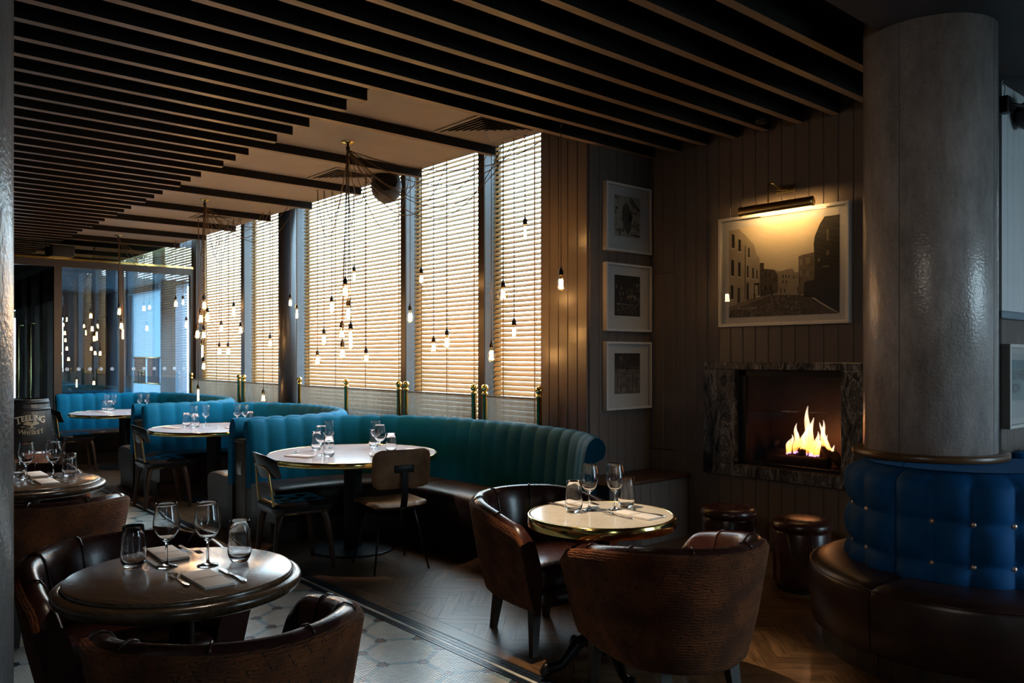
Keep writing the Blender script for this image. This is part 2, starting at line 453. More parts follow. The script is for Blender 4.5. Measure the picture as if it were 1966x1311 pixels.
# ------------------------------------------------------------------ mesh helpers
class MB:
    def __init__(s):
        s.v, s.f, s.m, s.sm, s.uv = [], [], [], [], []
    def add(s, verts, faces, mi=0, smooth=False, M=None, uvs=None):
        k = len(s.v)
        if M is not None:
            verts = [tuple(M @ Vector(p)) for p in verts]
        s.v.extend(verts)
        for i, f in enumerate(faces):
            s.f.append(tuple(k + j for j in f))
            s.m.append(mi)
            s.sm.append(smooth)
            s.uv.append(uvs[i] if uvs else None)
        return s
    def box(s, lo, hi, mi=0, M=None):
        x0, y0, z0 = lo
        x1, y1, z1 = hi
        v = [(x0, y0, z0), (x1, y0, z0), (x1, y1, z0), (x0, y1, z0), (x0, y0, z1), (x1, y0, z1), (x1, y1, z1), (x0, y1, z1)]
        f = [(3, 2, 1, 0), (4, 5, 6, 7), (0, 1, 5, 4), (1, 2, 6, 5), (2, 3, 7, 6), (3, 0, 4, 7)]
        return s.add(v, f, mi, False, M)
    def rbox(s, lo, hi, r, seg=2, mi=0, M=None, smooth=True):
        bm = bmesh.new()
        bmesh.ops.create_cube(bm, size=1)
        for p in bm.verts:
            p.co = Vector([lo[i] + (p.co[i] + 0.5) * (hi[i] - lo[i]) for i in range(3)])
        bmesh.ops.bevel(bm, geom=list(bm.edges), offset=r, segments=seg, profile=0.5, affect='EDGES')
        bm.verts.index_update()
        s.add([tuple(p.co) for p in bm.verts], [[p.index for p in f.verts] for f in bm.faces], mi, smooth, M)
        bm.free()
        return s
    def lathe(s, prof, n=24, mi=0, M=None, smooth=True):
        v, f = [], []
        for (r, z) in prof:
            for i in range(n):
                a = 2 * PI * i / n
                v.append((r * math.cos(a), r * math.sin(a), z))
        for j in range(len(prof) - 1):
            for i in range(n):
                f.append((j * n + i, j * n + (i + 1) % n, (j + 1) * n + (i + 1) % n, (j + 1) * n + i))
        if prof[0][0] > 1e-4:
            f.append(tuple(reversed(range(n))))
        if prof[-1][0] > 1e-4:
            f.append(tuple((len(prof) - 1) * n + i for i in range(n)))
        return s.add(v, f, mi, smooth, M)
    def tube(s, pts, r, n=6, mi=0, M=None, smooth=True, caps=True):
        P = [Vector(p) for p in pts]
        rr = r if isinstance(r, (list, tuple)) else [r] * len(P)
        v, f = [], []
        ref = None
        for i, p in enumerate(P):
            d = (P[min(i + 1, len(P) - 1)] - P[max(i - 1, 0)])
            d = d.normalized() if d.length > 1e-9 else Vector((0, 0, 1))
            if ref is None:
                ref = Vector((0, 0, 1)) if abs(d.z) < 0.9 else Vector((1, 0, 0))
            a = d.cross(ref)
            if a.length < 1e-6:
                a = d.cross(Vector((0, 1, 0)))
            a.normalize()
            b = a.cross(d).normalized()
            ref = b
            for k in range(n):
                t = 2 * PI * k / n
                v.append(tuple(p + (a * math.cos(t) + b * math.sin(t)) * rr[i]))
        for i in range(len(P) - 1):
            for k in range(n):
                f.append((i * n + k, i * n + (k + 1) % n, (i + 1) * n + (k + 1) % n, (i + 1) * n + k))
        if caps:
            f.append(tuple(reversed(range(n))))
            f.append(tuple((len(P) - 1) * n + k for k in range(n)))
        return s.add(v, f, mi, smooth, M)
    def prism(s, poly, z0, z1, mi=0, M=None):
        n = len(poly)
        v = [(x, y, z0) for x, y in poly] + [(x, y, z1) for x, y in poly]
        f = [tuple(reversed(range(n))), tuple(range(n, 2 * n))]
        f += [(i, (i + 1) % n, n + (i + 1) % n, n + i) for i in range(n)]
        return s.add(v, f, mi, False, M)
    def grid(s, rows, closed=False, mi=0, smooth=True, uvfn=None, M=None, flip=False):
        """rows of equal length joined into a quad sheet"""
        nr, nc = len(rows), len(rows[0])
        v = [tuple(p) for r in rows for p in r]
        f, uvs = [], []
        for j in range(nr - 1):
            for i in range(nc if closed else nc - 1):
                i2 = (i + 1) % nc
                q = [(j, i), (j, i2), (j + 1, i2), (j + 1, i)]
                if flip:
                    q.reverse()
                f.append(tuple(a * nc + c for a, c in q))
                if uvfn:
                    uvs.append([uvfn(a, c) for a, c in q])
        return s.add(v, f, mi, smooth, M, uvs if uvfn else None)
    def mesh(s, name, mats):
        me = bpy.data.meshes.new(name)
        me.from_pydata(s.v, [], s.f)
        for x in (mats if isinstance(mats, (list, tuple)) else [mats]):
            me.materials.append(x)
        me.polygons.foreach_set('material_index', s.m)
        me.polygons.foreach_set('use_smooth', s.sm)
        if any(u for u in s.uv):
            l = me.uv_layers.new(name='UVMap')
            flat = []
            for f, u in zip(s.f, s.uv):
                for i in range(len(f)):
                    flat.extend(u[i] if u else (0.0, 0.0))
            l.data.foreach_set('uv', flat)
        me.update()
        return me
def place(name, me, parent=None, loc=None, rot=None):
    o = bpy.data.objects.new(name, me)
    COL.objects.link(o)
    if parent is not None:
        o.parent = parent
    if loc is not None:
        o.location = loc
    if rot is not None:
        o.rotation_euler = rot
    return o
def part(name, mb, mats, parent=None, loc=None, rot=None, label=None, kind=None):
    o = place(name, mb.mesh(name, mats), parent, loc, rot)
    if label:
        o['label'] = label
    if kind:
        o['kind'] = kind
    return o
def thing(name, label, cat, loc=(0, 0, 0), rz=0.0, group=None):
    o = bpy.data.objects.new(name, None)
    COL.objects.link(o)
    o.empty_display_size = 0.1
    o.location = loc
    o.rotation_euler = (0, 0, rz)
    o['label'] = label
    o['category'] = cat
    if group:
        o['group'] = group
    return o
def tag(o, label, cat, group=None):
    o['label'] = label
    o['category'] = cat
    if group:
        o['group'] = group
    return o
def struct(name, mb=None, mats=None):
    if mb is None:
        o = bpy.data.objects.new(name, None)
        COL.objects.link(o)
    else:
        o = place(name, mb.mesh(name, mats))
    o['kind'] = 'structure'
    return o
def dup(root, loc, rz, label, group=None):
    r = root.copy()
    COL.objects.link(r)
    r.location, r.rotation_euler = loc, (0, 0, rz)
    r['label'] = label
    if group:
        r['group'] = group
    for ch in list(root.children):
        c = ch.copy()
        COL.objects.link(c)
        c.parent = r
        for g in ch.children:
            d = g.copy()
            COL.objects.link(d)
            d.parent = c
    return r
def smooth_path(ctrl, step=0.02):
    """Catmull-Rom through the control points, resampled evenly"""
    P = [Vector(p) for p in ctrl]
    P = [P[0] * 2 - P[1]] + P + [P[-1] * 2 - P[-2]]
    pts = []
    for i in range(1, len(P) - 2):
        a, b, c, d = P[i - 1], P[i], P[i + 1], P[i + 2]
        for k in range(24):
            t = k / 24
            pts.append(0.5 * ((2 * b) + (c - a) * t + (2 * a - 5 * b + 4 * c - d) * t * t + (3 * b - a - 3 * c + d) * t ** 3))
    pts.append(P[-2])
    return resample(pts, step)
def resample(pts, step):
    L = [0]
    for a, b in zip(pts, pts[1:]):
        L.append(L[-1] + (b - a).length)
    n = max(2, int(round(L[-1] / step)) + 1)
    out, j = [], 0
    for i in range(n):
        s = L[-1] * i / (n - 1)
        while j < len(L) - 2 and L[j + 1] < s:
            j += 1
        d = L[j + 1] - L[j]
        out.append(pts[j].lerp(pts[j + 1], (s - L[j]) / d if d > 0 else 0))
    return out
def text_mesh(body, size, bold=0.0):
    """letters as flat polygons: verts (x, y) centred on 0, faces"""
    c = bpy.data.curves.new('text', 'FONT')
    c.body, c.size, c.align_x, c.align_y = body, size, 'CENTER', 'CENTER'
    c.offset = bold
    c.resolution_u = 3
    o = bpy.data.objects.new('text', c)
    COL.objects.link(o)
    dg = bpy.context.evaluated_depsgraph_get()
    me = bpy.data.meshes.new_from_object(o.evaluated_get(dg))
    v = [(p.co.x, p.co.y) for p in me.vertices]
    f = [tuple(q.vertices) for q in me.polygons]
    bpy.data.objects.remove(o)
    bpy.data.curves.remove(c)
    bpy.data.meshes.remove(me)
    return v, f
def Rz(a):
    return Matrix.Rotation(a, 4, 'Z')
def T(x, y, z):
    return Matrix.Translation((x, y, z))
# ------------------------------------------------------------------ setting
YW, YF, XR, XA = 4.85, 5.63, -4.62, -1.85     # window wall, fireplace wall, return wall, alcove wall
XG = -13.66                                   # glazed entrance screen
XL, XE, YB, YA = -19.0, 4.2, -5.0, 8.6        # far left, right, back, alcove end

# window openings on the window wall: (left, right)
WINS = [(-13.56, -11.68), (-11.58, -10.02), (-9.89, -7.40), (-7.31, -6.06), (-5.97, -5.183)]
for (a, b) in WINS:
    sky_portal(((a + b) / 2, YW + 0.40, 2.25), (-PI / 2, 0, 0), b - a, 2.8)
sky_portal((-15.9, YW + 0.25, 1.4), (-PI / 2, 0, 0), 3.2, 2.7)
sky_portal((XE + 0.1, 6.65, 1.75), (0, PI / 2, 0), 2.4, 2.3)
sky_portal((XE + 0.1, -1.1, 1.75), (0, PI / 2, 0), 1.8, 1.1)

# --- floor: grout slab, herringbone oak, hexagon mosaic with its square-tile border
mb = MB()
mb.box((XL, YB, -0.12), (XR, YW + 0.25, -0.012))
mb.box((XR, YB, -0.12), (XE, YA, -0.012))
floor = struct('floor', mb, M_grout)
def clip_poly(poly, ax, lim, keep_gt):
    out = []
    n = len(poly)
    for i in range(n):
        p, q = poly[i], poly[(i + 1) % n]
        ip = (p[ax] > lim) == keep_gt
        iq = (q[ax] > lim) == keep_gt
        if ip:
            out.append(p)
        if ip != iq:
            t = (lim - p[ax]) / (q[ax] - p[ax])
            out.append((p[0] + (q[0] - p[0]) * t, p[1] + (q[1] - p[1]) * t))
    return out
FWD, RGT = (-math.cos(math.radians(41)), math.sin(math.radians(41))), (math.sin(math.radians(41)), math.cos(math.radians(41)))
def in_view(x, y, margin=0.25):
    d = FWD[0] * x + FWD[1] * y
    return d > 0.8 and abs((RGT[0] * x + RGT[1] * y) / d) < 0.633 + margin and d > 1.5 / ((1311 - 686) / 1555.0 + margin)
planks = []
Wp, nL = 0.078, 5
cs = math.cos(PI / 4)
for i in range(-140, 140):
    for j in range(-140, 140):
        d = (i - j) % (2 * nL)
        if d == 0:
            r = (i * Wp, j * Wp, (i + nL) * Wp, (j + 1) * Wp)
        elif d == 2 * nL - 1:
            r = (i * Wp, j * Wp, (i + 1) * Wp, (j + nL) * Wp)
        else:
            continue
        g = 0.0006
        q = [(r[0] + g, r[1] + g), (r[2] - g, r[1] + g), (r[2] - g, r[3] - g), (r[0] + g, r[3] - g)]
        q = [((x - y) * cs - 6.0, (x + y) * cs + 3.5) for x, y in q]
        cx, cy = sum(p[0] for p in q) / 4, sum(p[1] for p in q) / 4
        if not (2.5 < cy < 5.8 and -13.9 < cx < 0.8) or not in_view(cx, cy):
            continue
        for ax, lim, kg in ((1, 2.712, True), (1, 5.62, False)):
            if len(q) >= 3:
                q = clip_poly(q, ax, lim, kg)
        if len(q) >= 3:
            cx, cy = sum(p[0] for p in q) / len(q), sum(p[1] for p in q) / len(q)
            planks.append((math.hypot(cx, cy), cx, cy, q, d == 0))
planks.sort(key=lambda p: p[0])
rest = MB()
for k, (dd, cx, cy, q, hor) in enumerate(planks):
    ang = PI / 4 if hor else 3 * PI / 4
    zt = random.uniform(-0.0005, 0.0)
    if k < 300:
        mb = MB()
        loc = [((x - cx) * math.cos(ang) + (y - cy) * math.sin(ang), -(x - cx) * math.sin(ang) + (y - cy) * math.cos(ang)) for x, y in q]
        mb.prism(loc, -0.012, zt)
        part('floor_plank', mb, M_floorwood, floor, (cx, cy, 0), (0, 0, ang))
    else:
        rest.prism(q, -0.012, zt)
part('distant_floor_planks', rest, M_floorwood, floor, kind='stuff')
mb = MB()
x = -13.6
while x < 0.5:
    mb.box((x, 2.612, -0.012), (x + 1.196, 2.710, -0.0005))
    x += 1.2
part('border_boards', mb, M_floorwood, floor, kind='stuff')
mb = MB()
mb.box((-13.6, 2.602, -0.012), (0.5, 2.610, 0.0005))
part('threshold_strip', mb, M_darkwood, floor)
# square-tile border
mb = MB()
keys = ['navy', 'cream', 'navy', 'aqua']
for y0, y1, mi, w in ((2.574, 2.600, 0, 0.026), (2.546, 2.572, 0, 0.026), (2.522, 2.543, 1, 0.06), (2.500, 2.519, 2, 0.019), (2.479, 2.498, 2, 0.019)):
    x = -13.4
    while x < -0.4:
        if in_view(x, y0, 0.12):
            mb.box((x + 0.0008, y0 + 0.0006, -0.012), (x + w - 0.0008, y1 - 0.0006, random.uniform(-0.0006, 0)), mi)
        x += w
part('border_tiles', mb, [M_tile[k] for k in keys], floor, kind='stuff')
# hexagon mosaic: honeycomb medallions 0.197 m on a side
a_h, p_h = 0.197, 0.0179
hx0, hy0 = -3.4985, 2.2895
def medallion(x, y):
    best = None
    i0 = round((x - hx0) / (1.5 * a_h))
    for i in (i0 - 1, i0, i0 + 1):
        cx = hx0 + 1.5 * a_h * i
        off = hy0 + (i % 2) * a_h * math.sqrt(3) / 2
        j = round((y - off) / (a_h * math.sqrt(3)))
        cy = off + j * a_h * math.sqrt(3)
        d = (x - cx) ** 2 + (y - cy) ** 2
        if best is None or d < best[0]:
            best = (d, x - cx, y - cy)
    d, u, v = best
    edge = a_h * math.sqrt(3) / 2 - max(abs(v), abs(u * math.sqrt(3) / 2 + v / 2), abs(u * math.sqrt(3) / 2 - v / 2))
    vert = min(math.hypot(u - a_h * math.cos(k * PI / 3), v - a_h * math.sin(k * PI / 3)) for k in range(6))
    return edge, vert
hk = ['cream', 'aqua', 'slate', 'red']
mb = MB()
ry = p_h * math.sqrt(3) / 2
rr = p_h / math.sqrt(3) - 0.0009
hexo = [(rr * math.sin(k * PI / 3), rr * math.cos(k * PI / 3)) for k in range(6)]
HV, HF, HM = [], [], []
jy = 0
y = 2.466
while y > -0.4:
    x = -11.5 + (jy % 2) * p_h / 2
    while x < -1.2:
        if in_view(x, y, 0.06):
            e, vv = medallion(x, y)
            mi = 3 if vv < 0.62 * p_h else 2 if vv < 1.75 * p_h else 1 if e < 1.05 * p_h else 0
            zt = random.uniform(-0.0007, 0)
            k = len(HV)
            HV += [(x + hx, y + hy, zt) for hx, hy in hexo] + [(x + hx * 1.05, y + hy * 1.05, -0.004) for hx, hy in hexo]
            HF.append((5, 4, 3, 2, 1, 0) and tuple(k + q for q in (5, 4, 3, 2, 1, 0)))
            HM.append(mi)
            for q in range(6):
                HF.append((k + q, k + (q + 1) % 6, k + 6 + (q + 1) % 6, k + 6 + q))
                HM.append(mi)
        x += p_h
    y -= ry
    jy += 1
me = bpy.data.meshes.new('hexagon_tiles')
me.from_pydata(HV, [], HF)
for k in hk:
    me.materials.append(M_tile[k])
me.polygons.foreach_set('material_index', HM)
me.update()
o = place('hexagon_tiles', me, floor)
o['kind'] = 'stuff'

# --- tongue-and-groove boards
BOARD = {}
def board_mesh(w, h, t=0.016, c=0.005, m=None):
    key = (round(w, 4), round(h, 3), m.name)
    if key not in BOARD:
        mb = MB()
        mb.prism([(0.001, 0), (w - 0.001, 0), (w - 0.001, t - c), (w - 0.001 - c, t), (0.001 + c, t), (0.001, t - c)], 0, h)
        BOARD[key] = mb.mesh('wall_board', m)
    return BOARD[key]
def boards(parent, p0, direction, length, z0, z1, m, w=0.113, start=0.0, holes=()):
    """boards run along `direction` (unit xy) from p0, their faces to its left-hand normal"""
    ang = math.atan2(direction[1], direction[0])
    s = start
    while s < length - 0.01:
        ww = min(w, length - s)
        spans = [(z0, z1)]
        for (a, b, za, zb) in holes:
            if s + ww / 2 > a and s + ww / 2 < b:
                nsp = []
                for (q0, q1) in spans:
                    if za <= q0 and zb >= q1:
                        continue
                    if za > q0 and zb < q1:
                        nsp += [(q0, za), (zb, q1)]
                    elif za > q0 and za < q1:
                        nsp.append((q0, za))
                    elif zb > q0 and zb < q1:
                        nsp.append((zb, q1))
                    else:
                        nsp.append((q0, q1))
                spans = nsp
        for (q0, q1) in spans:
            if q1 - q0 > 0.02:
                place('wall_board', board_mesh(ww, q1 - q0, m=m), parent, (p0[0] + direction[0] * s, p0[1] + direction[1] * s, q0), (0, 0, ang))
        s += w

# --- window wall
mb = MB()
mb.box((XG - 0.1, YW, 0), (XR, YW + 0.25, 0.86))                      # below the sills
mb.box((XG - 0.1, YW, 3.62), (XR, YW + 0.25, 3.75))
edges = [XG - 0.1] + [q for w in WINS for q in w] + [XR]
for k in range(0, len(edges), 2):
    mb.box((edges[k], YW + 0.002, 0.86), (edges[k + 1], YW + 0.16, 3.62), 1 if 0 < k < 10 else 0)
wall_w = struct('wall_window_side', mb, [M_taupe_dk, M_slate])
for k in range(1, 5):                                                 # dark facings on the mullion fronts
    a, b = WINS[k - 1][1], WINS[k][0]
    mb = MB()
    mb.box((a, YW - 0.012, 0.86), (b, YW + 0.001, 3.62))
    part('mullion_facing', mb, M_frame_dk, wall_w)
boards(wall_w, (XR, YW), (-1, 0), 0.563, 0.0, 3.55, M_taupe, 0.1126)
for k, (a, b) in enumerate(WINS):
    mb = MB()
    for (x0, x1, z0, z1) in ((a, a + 0.035, 0.86, 3.62), (b - 0.035, b, 0.86, 3.62), (a, b, 0.86, 0.92), (a, b, 3.56, 3.62)):
        mb.box((x0, YW + 0.14, z0), (x1, YW + 0.172, z1))
    w = struct('window_%d' % (k + 1), mb, M_frame_dk)
    g = MB()
    g.box((a + 0.05, YW + 0.154, 0.92), (b - 0.05, YW + 0.158, 3.56))
    part('pane', g, M_pane, w)
    s = MB()
    s.box((a, YW - 0.03, 0.84), (b, YW + 0.14, 0.862))
    part('sill', s, M_slate, w)
    # blind: head rail, slats, bottom rail, ladder tapes
    bl = thing('venetian_blind', ['wide pale wooden venetian blind in the far bay beside the glass entrance screen',
                                  'narrow wooden venetian blind just beyond the round dark post',
                                  'widest wooden venetian blind, nearer side of the round dark post',
                                  'wooden venetian blind, second from the panelled wall with the hanging bulb',
                                  'narrow wooden venetian blind touching the panelled wall with the hanging bulb'][k],
               'blind', ((a + b) / 2, YW + 0.105, 0.88), 0, 'wooden blinds along the window wall')
    L = b - a - 0.03
    hr = MB()
    hr.rbox((-L / 2, -0.025, 2.66), (L / 2, 0.025, 2.71), 0.004)
    part('head_rail', hr, M_slat, bl)
    br = MB()
    br.rbox((-L / 2, -0.025, 0.0), (L / 2, 0.025, 0.02), 0.004)
    part('bottom_rail', br, M_slat, bl)
    sm = MB()
    prof = [(-0.026, -0.0012), (-0.010, 0.0006), (0.010, 0.0006), (0.026, -0.0012), (0.026, 0.0014), (0.010, 0.0032), (-0.010, 0.0032), (-0.026, 0.0014)]
    v = [(-L / 2, y, z) for y, z in prof] + [(L / 2, y, z) for y, z in prof]
    n = len(prof)
    sm.add(v, [tuple(range(n)), tuple(reversed(range(n, 2 * n)))] + [(i, n + i, n + (i + 1) % n, (i + 1) % n) for i in range(n)])
    sme = sm.mesh('slat', M_slat)
    z = 0.055
    while z < 2.65:
        place('slat', sme, bl, (0, 0, z), (math.radians(47 + random.uniform(-1.2, 1.2)), 0, 0))
        z += 0.0455
    nt_ = 2 if L < 1 else 3 if L < 1.7 else 4
    for q in range(nt_):
        tx = -L / 2 + 0.16 + q * (L - 0.32) / (nt_ - 1)
        tp = MB()
        tp.box((tx - 0.008, -0.0275, 0.02), (tx + 0.008, -0.0265, 2.66))
        tp.tube([(tx + 0.03, -0.03, 2.66), (tx + 0.03, -0.03, 0.02)], 0.0015, 4)
        part('ladder_tape', tp, M_tape, bl)

# --- return wall, fireplace wall, alcove
mb = MB()
mb.box((XR - 0.2, YW + 0.26, 0), (XR, YF + 0.2, 3.6))
wr = struct('wall_return', mb, M_taupe_dk)
boards(wr, (XR, YF), (0, -1), YF - YW, 0, 3.5, M_taupe, 0.1114)
mb = MB()
FX0, FX1, FZ0, FZ1 = -4.018, -2.56, 0.553, 1.461          # marble surround
ox0, ox1, oz0, oz1 = -3.715, -2.835, 0.645, 1.405         # its opening
mb.box((XR, YF, 0), (ox0, YF + 0.12, 3.6))
mb.box((ox1, YF, 0), (XA, YF + 0.12, 3.6))
mb.box((ox0, YF, 0), (ox1, YF + 0.12, oz0))
mb.box((ox0, YF, oz1), (ox1, YF + 0.12, 3.6))
wf = struct('wall_fireplace', mb, M_taupe_dk)
boards(wf, (XA, YF), (-1, 0), XA - XR, 0, 3.5, M_taupe, 0.1130, holes=[(XA - FX1, XA - FX0, FZ0 + 0.02, FZ1 - 0.02), (XA + 4.286, XA - XR, 0.698, 0.704), (XA + 4.286, XA - XR, 2.228, 2.234)])
mb = MB()
mb.box((XA - 0.3, YF + 0.12, 0), (XA - 0.016, YA, 3.6))
wa = struct('wall_alcove', mb, M_taupe_dk)
boards(wa, (XA - 0.016, YF), (0, 1), -0.001, 0, 1, M_taupe)
def alcove_boards():
    y = YF
    while y < 7.4:
        place('wall_board', board_mesh(0.113, 1.76, m=M_taupe), wa, (XA - 0.016, y + 0.113, 0), (0, 0, -PI / 2))
        place('wall_board', board_mesh(0.113, 1.70, m=M_pale), wa, (XA - 0.016, y + 0.113, 1.80), (0, 0, -PI / 2))
        y += 0.113
alcove_boards()
mb = MB()
mb.rbox((XA - 0.02, YF + 0.02, 1.745), (XA + 0.035, 7.4, 1.795), 0.008)
part('dado_rail', mb, M_slate, wa)
mb = MB()
mb.box((XA, YA, 0), (XE, YA + 0.2, 3.6))
struct('wall_alcove_end', mb, M_pale)
mb = MB()
for (y0, y1, z0, z1) in ((YB, -1.5, 0, 3.6), (-1.5, -1.28, 0, 0.9), (-1.5, -1.28, 2.6, 3.6), (-1.28, -0.92, 0, 3.6), (-0.92, -0.70, 0, 0.9), (-0.92, -0.70, 2.6, 3.6), (-0.70, 5.5, 0, 3.6), (5.5, 7.8, 0, 0.55), (5.5, 7.8, 2.95, 3.6), (7.8, YA, 0, 3.6)):
    mb.box((XE, y0, z0), (XE + 0.2, y1, z1))
struct('wall_right', mb, M_taupe)
for k, (y0, y1, z0, z1) in enumerate(((-1.5, -1.28, 0.9, 2.6), (-0.92, -0.70, 0.9, 2.6), (5.5, 7.8, 0.55, 2.95))):
    mb = MB()
    for (a0, a1, b0, b1) in ((y0, y0 + 0.02, z0, z1), (y1 - 0.02, y1, z0, z1), (y0, y1, z0, z0 + 0.06), (y0, y1, z1 - 0.06, z1)) + ((((y0 + y1) / 2 - 0.04, (y0 + y1) / 2 + 0.04, z0, z1),) if k == 2 else ()):
        mb.box((XE + 0.05, a0, b0), (XE + 0.12, a1, b1))
    w = struct('window_%d' % (6 + k), mb, M_frame_dk)
    g = MB()
    g.box((XE + 0.08, y0 + 0.02, z0 + 0.06), (XE + 0.086, y1 - 0.02, z1 - 0.06))
    part('pane', g, M_pane, w)
mb = MB()
mb.box((XL, YB - 0.2, 0), (XE, YB, 3.6))
struct('wall_back', mb, M_taupe)
mb = MB()
mb.box((XL - 0.2, YB, 0), (XL, 2.95, 3.6))
mb.box((XL - 0.2, 2.95, 2.3), (XL, YW, 3.6))
mb.box((XL - 0.2, 3.72, 0), (XL, YW, 2.3))
struct('wall_left', mb, M_taupe)
mb = MB()
mb.box((XL, -60, -0.4), (XE + 60, 70, -0.13))
mb.v = [(-90, -60, -0.4), (70, -60, -0.4), (70, 70, -0.4), (-90, 70, -0.4), (-90, -60, -0.13), (70, -60, -0.13), (70, 70, -0.13), (-90, 70, -0.13)]
struct('ground_outside', mb, mat('grey_paving', (0.30, 0.30, 0.29), 0.8, vary=0.15, scale=0.7))

# --- ceiling: dark deck, cream plaster soffit, charcoal soffit, beams
mb = MB()
mb.box((XL, YB, 3.44), (XR, 4.75, 3.6))
mb.box((XR, YB, 3.44), (XE, YA, 3.6))
ceil = struct('ceiling', mb, M_void)
mb = MB()
mb.box((XG, 2.885, 3.325), (XR - 0.005, 4.50, 3.36))
part('plaster_soffit', mb, M_plaster, ceil)
mb = MB()
mb.box((-1.99, YB, 3.25), (XE, YA, 3.43))
part('charcoal_soffit', mb, M_soffit, ceil)
mb = MB()
mb.box((XG, 4.505, 3.56), (XR - 0.005, YW + 0.001, 3.60))
part('pelmet_board', mb, M_slate, ceil)
bw = 0.058
def beam(x, y1, long_end=None):
    mb = MB()
    y0 = -3.6
    if long_end is None:
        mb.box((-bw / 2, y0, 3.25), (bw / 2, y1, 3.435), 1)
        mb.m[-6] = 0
    else:
        P = [(y0, 3.25), (long_end, 3.25), (long_end, 3.324), (y1, 3.324), (y1, 3.435), (y0, 3.435)]
        n = 6
        v = [(-bw / 2, y, z) for y, z in P] + [(bw / 2, y, z) for y, z in P]
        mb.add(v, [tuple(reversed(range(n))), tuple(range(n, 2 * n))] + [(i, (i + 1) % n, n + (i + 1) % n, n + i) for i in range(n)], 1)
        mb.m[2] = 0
    part('ceiling_beam', mb, [M_beam, M_beamside], ceil, (x, 0, 0))
for k in range(1, 33):
    x = -4.565 - 0.2815 * k
    if x < XG + 0.05:
        break
    if k % 4 == 3:
        beam(x, 2.88, 4.49)
    else:
        beam(x, 2.88)
for k in range(0, 9):
    x = -4.565 + 0.2815 * k
    beam(x, 5.60 if k < 8 else 5.6)

# --- columns
mb = MB()
mb.lathe([(0.33, 0.3), (0.33, 3.44)], 72)
col1 = struct('column_concrete', mb, M_conc)
col1.location = (-1.853, 4.637, 0)
for k_ in range(4):                                                   # joints left by the round formwork
    an = math.radians(-92.7 + 90 * k_)
    mb = MB()
    mb.box((0.3285, -0.0018, 0.97), (0.3305, 0.0018, 3.24), 0, Rz(an))
    part('formwork_joint', mb, mat('joint_shadow_grey', (0.06, 0.055, 0.055), 0.7), col1)
mb = MB()
mb.lathe([(0.33, 0.0), (0.33, 3.44)], 72)
col2 = struct('column_concrete', mb, M_conc)
col2.location = (-2.2, 0.03, 0)
mb = MB()
mb.lathe([(0.112, 0.0), (0.112, 3.56)], 32)
mb.lathe([(0.14, 0.0), (0.14, 0.03)], 32)
c3 = struct('column_steel_post', mb, mat('dark_post_paint', (0.030, 0.034, 0.042), 0.38, metal=0.2))
c3.location = (-9.71, 4.63, 0)

# --- glazed entrance screen and the lobby behind it
mb = MB()
zt = 2.86
for (y0, y1) in ((2.778, 2.882), (3.686, 3.755), (4.785, 4.85)):
    mb.box((XG - 0.05, y0, 0), (XG + 0.03, y1, zt))
mb.box((XG - 0.05, -3.0, zt), (XG + 0.03, 4.85, 2.965))
mb.box((XG - 0.05, 2.882, 0), (XG + 0.03, 4.785, 0.08))
scr = struct('wall_glass_screen', mb, M_frame_dk)
mb = MB()
mb.box((XG - 0.055, -3.0, 2.966), (XG + 0.036, 4.85, 2.998))
part('brass_strip', mb, M_brass, scr)
for (y0, y1) in ((2.882, 3.686), (3.755, 4.785)):
    g = MB()
    g.box((XG - 0.016, y0, 0.08), (XG - 0.008, y1, zt))
    part('pane', g, M_tinted, scr)
g = MB()
g.box((XG - 0.016, -3.0, 2.998), (XG - 0.008, 4.85, 3.32))
part('transom_pane', g, thin_glass('transom_glass', (0.8, 0.74, 0.52), 1.6, 0.02, 3.0), scr)
M_dot = thin_film('frosted_vinyl', (0.80, 0.84, 0.88))
for z in (1.32, 0.86):
    for q in range(12):
        y = 2.96 + q * 0.158
        if 3.66 < y < 3.78:
            continue
        d = MB()
        d.add([(XG - 0.006, y + 0.028 * math.cos(q2 * PI / 8), z + 0.028 * math.sin(q2 * PI / 8)) for q2 in range(16)], [tuple(range(16))])
        part('frosted_dot', d, M_dot, scr)
mb = MB()
for (x0, x1) in ((-16.75, -16.25), (-15.75, -15.45), (-14.76, -14.50)):
    mb.box((x0, 2.80, 0), (x1, 2.87, zt))
mb.box((XL, 2.80, 2.35), (XG - 0.05, 2.87, zt))
sd = struct('wall_lobby_side', mb, M_frame_dk)
for (x0, x1) in ((-16.25, -15.75), (-15.45, -14.76), (-14.50, XG - 0.05)):
    g = MB()
    g.box((x0, 2.83, 0.02), (x1, 2.838, 2.35))
    part('pane', g, M_tinted, sd)
for x in (-16.05, -15.05):
    h = MB()
    h.tube([(x, 2.80, 0.75), (x, 2.72, 0.75), (x, 2.72, 2.05), (x, 2.80, 2.05)], 0.018, 8)
    part('door_handle', h, M_brass, sd, label='long vertical brass pull handle')
mb = MB()
mb.box((XL, YW, 2.75), (XG - 0.1, YW + 0.2, 3.6))
mb.box((-15.35, YW, 0), (-14.55, YW + 0.2, 2.75))
mb.box((XL, YW, 0), (-17.5, YW + 0.2, 2.75))
ol = struct('wall_lobby_street_side', mb, M_slate)
g = MB()
g.box((-14.55, YW + 0.1, 0), (XG - 0.1, YW + 0.106, 2.75))
part('pane', g, M_pane, ol)
d1 = MB()
d1.box((-17.5, YW + 0.08, 0), (-17.35, YW + 0.14, 2.75))
d1.box((-15.5, YW + 0.08, 0), (-15.35, YW + 0.14, 2.75))
d1.box((-17.35, YW + 0.08, 0), (-15.5, YW + 0.14, 0.2))
dr = struct('door_1', d1, M_slate)
g = MB()
g.box((-17.35, YW + 0.10, 0.2), (-15.5, YW + 0.106, 2.75))
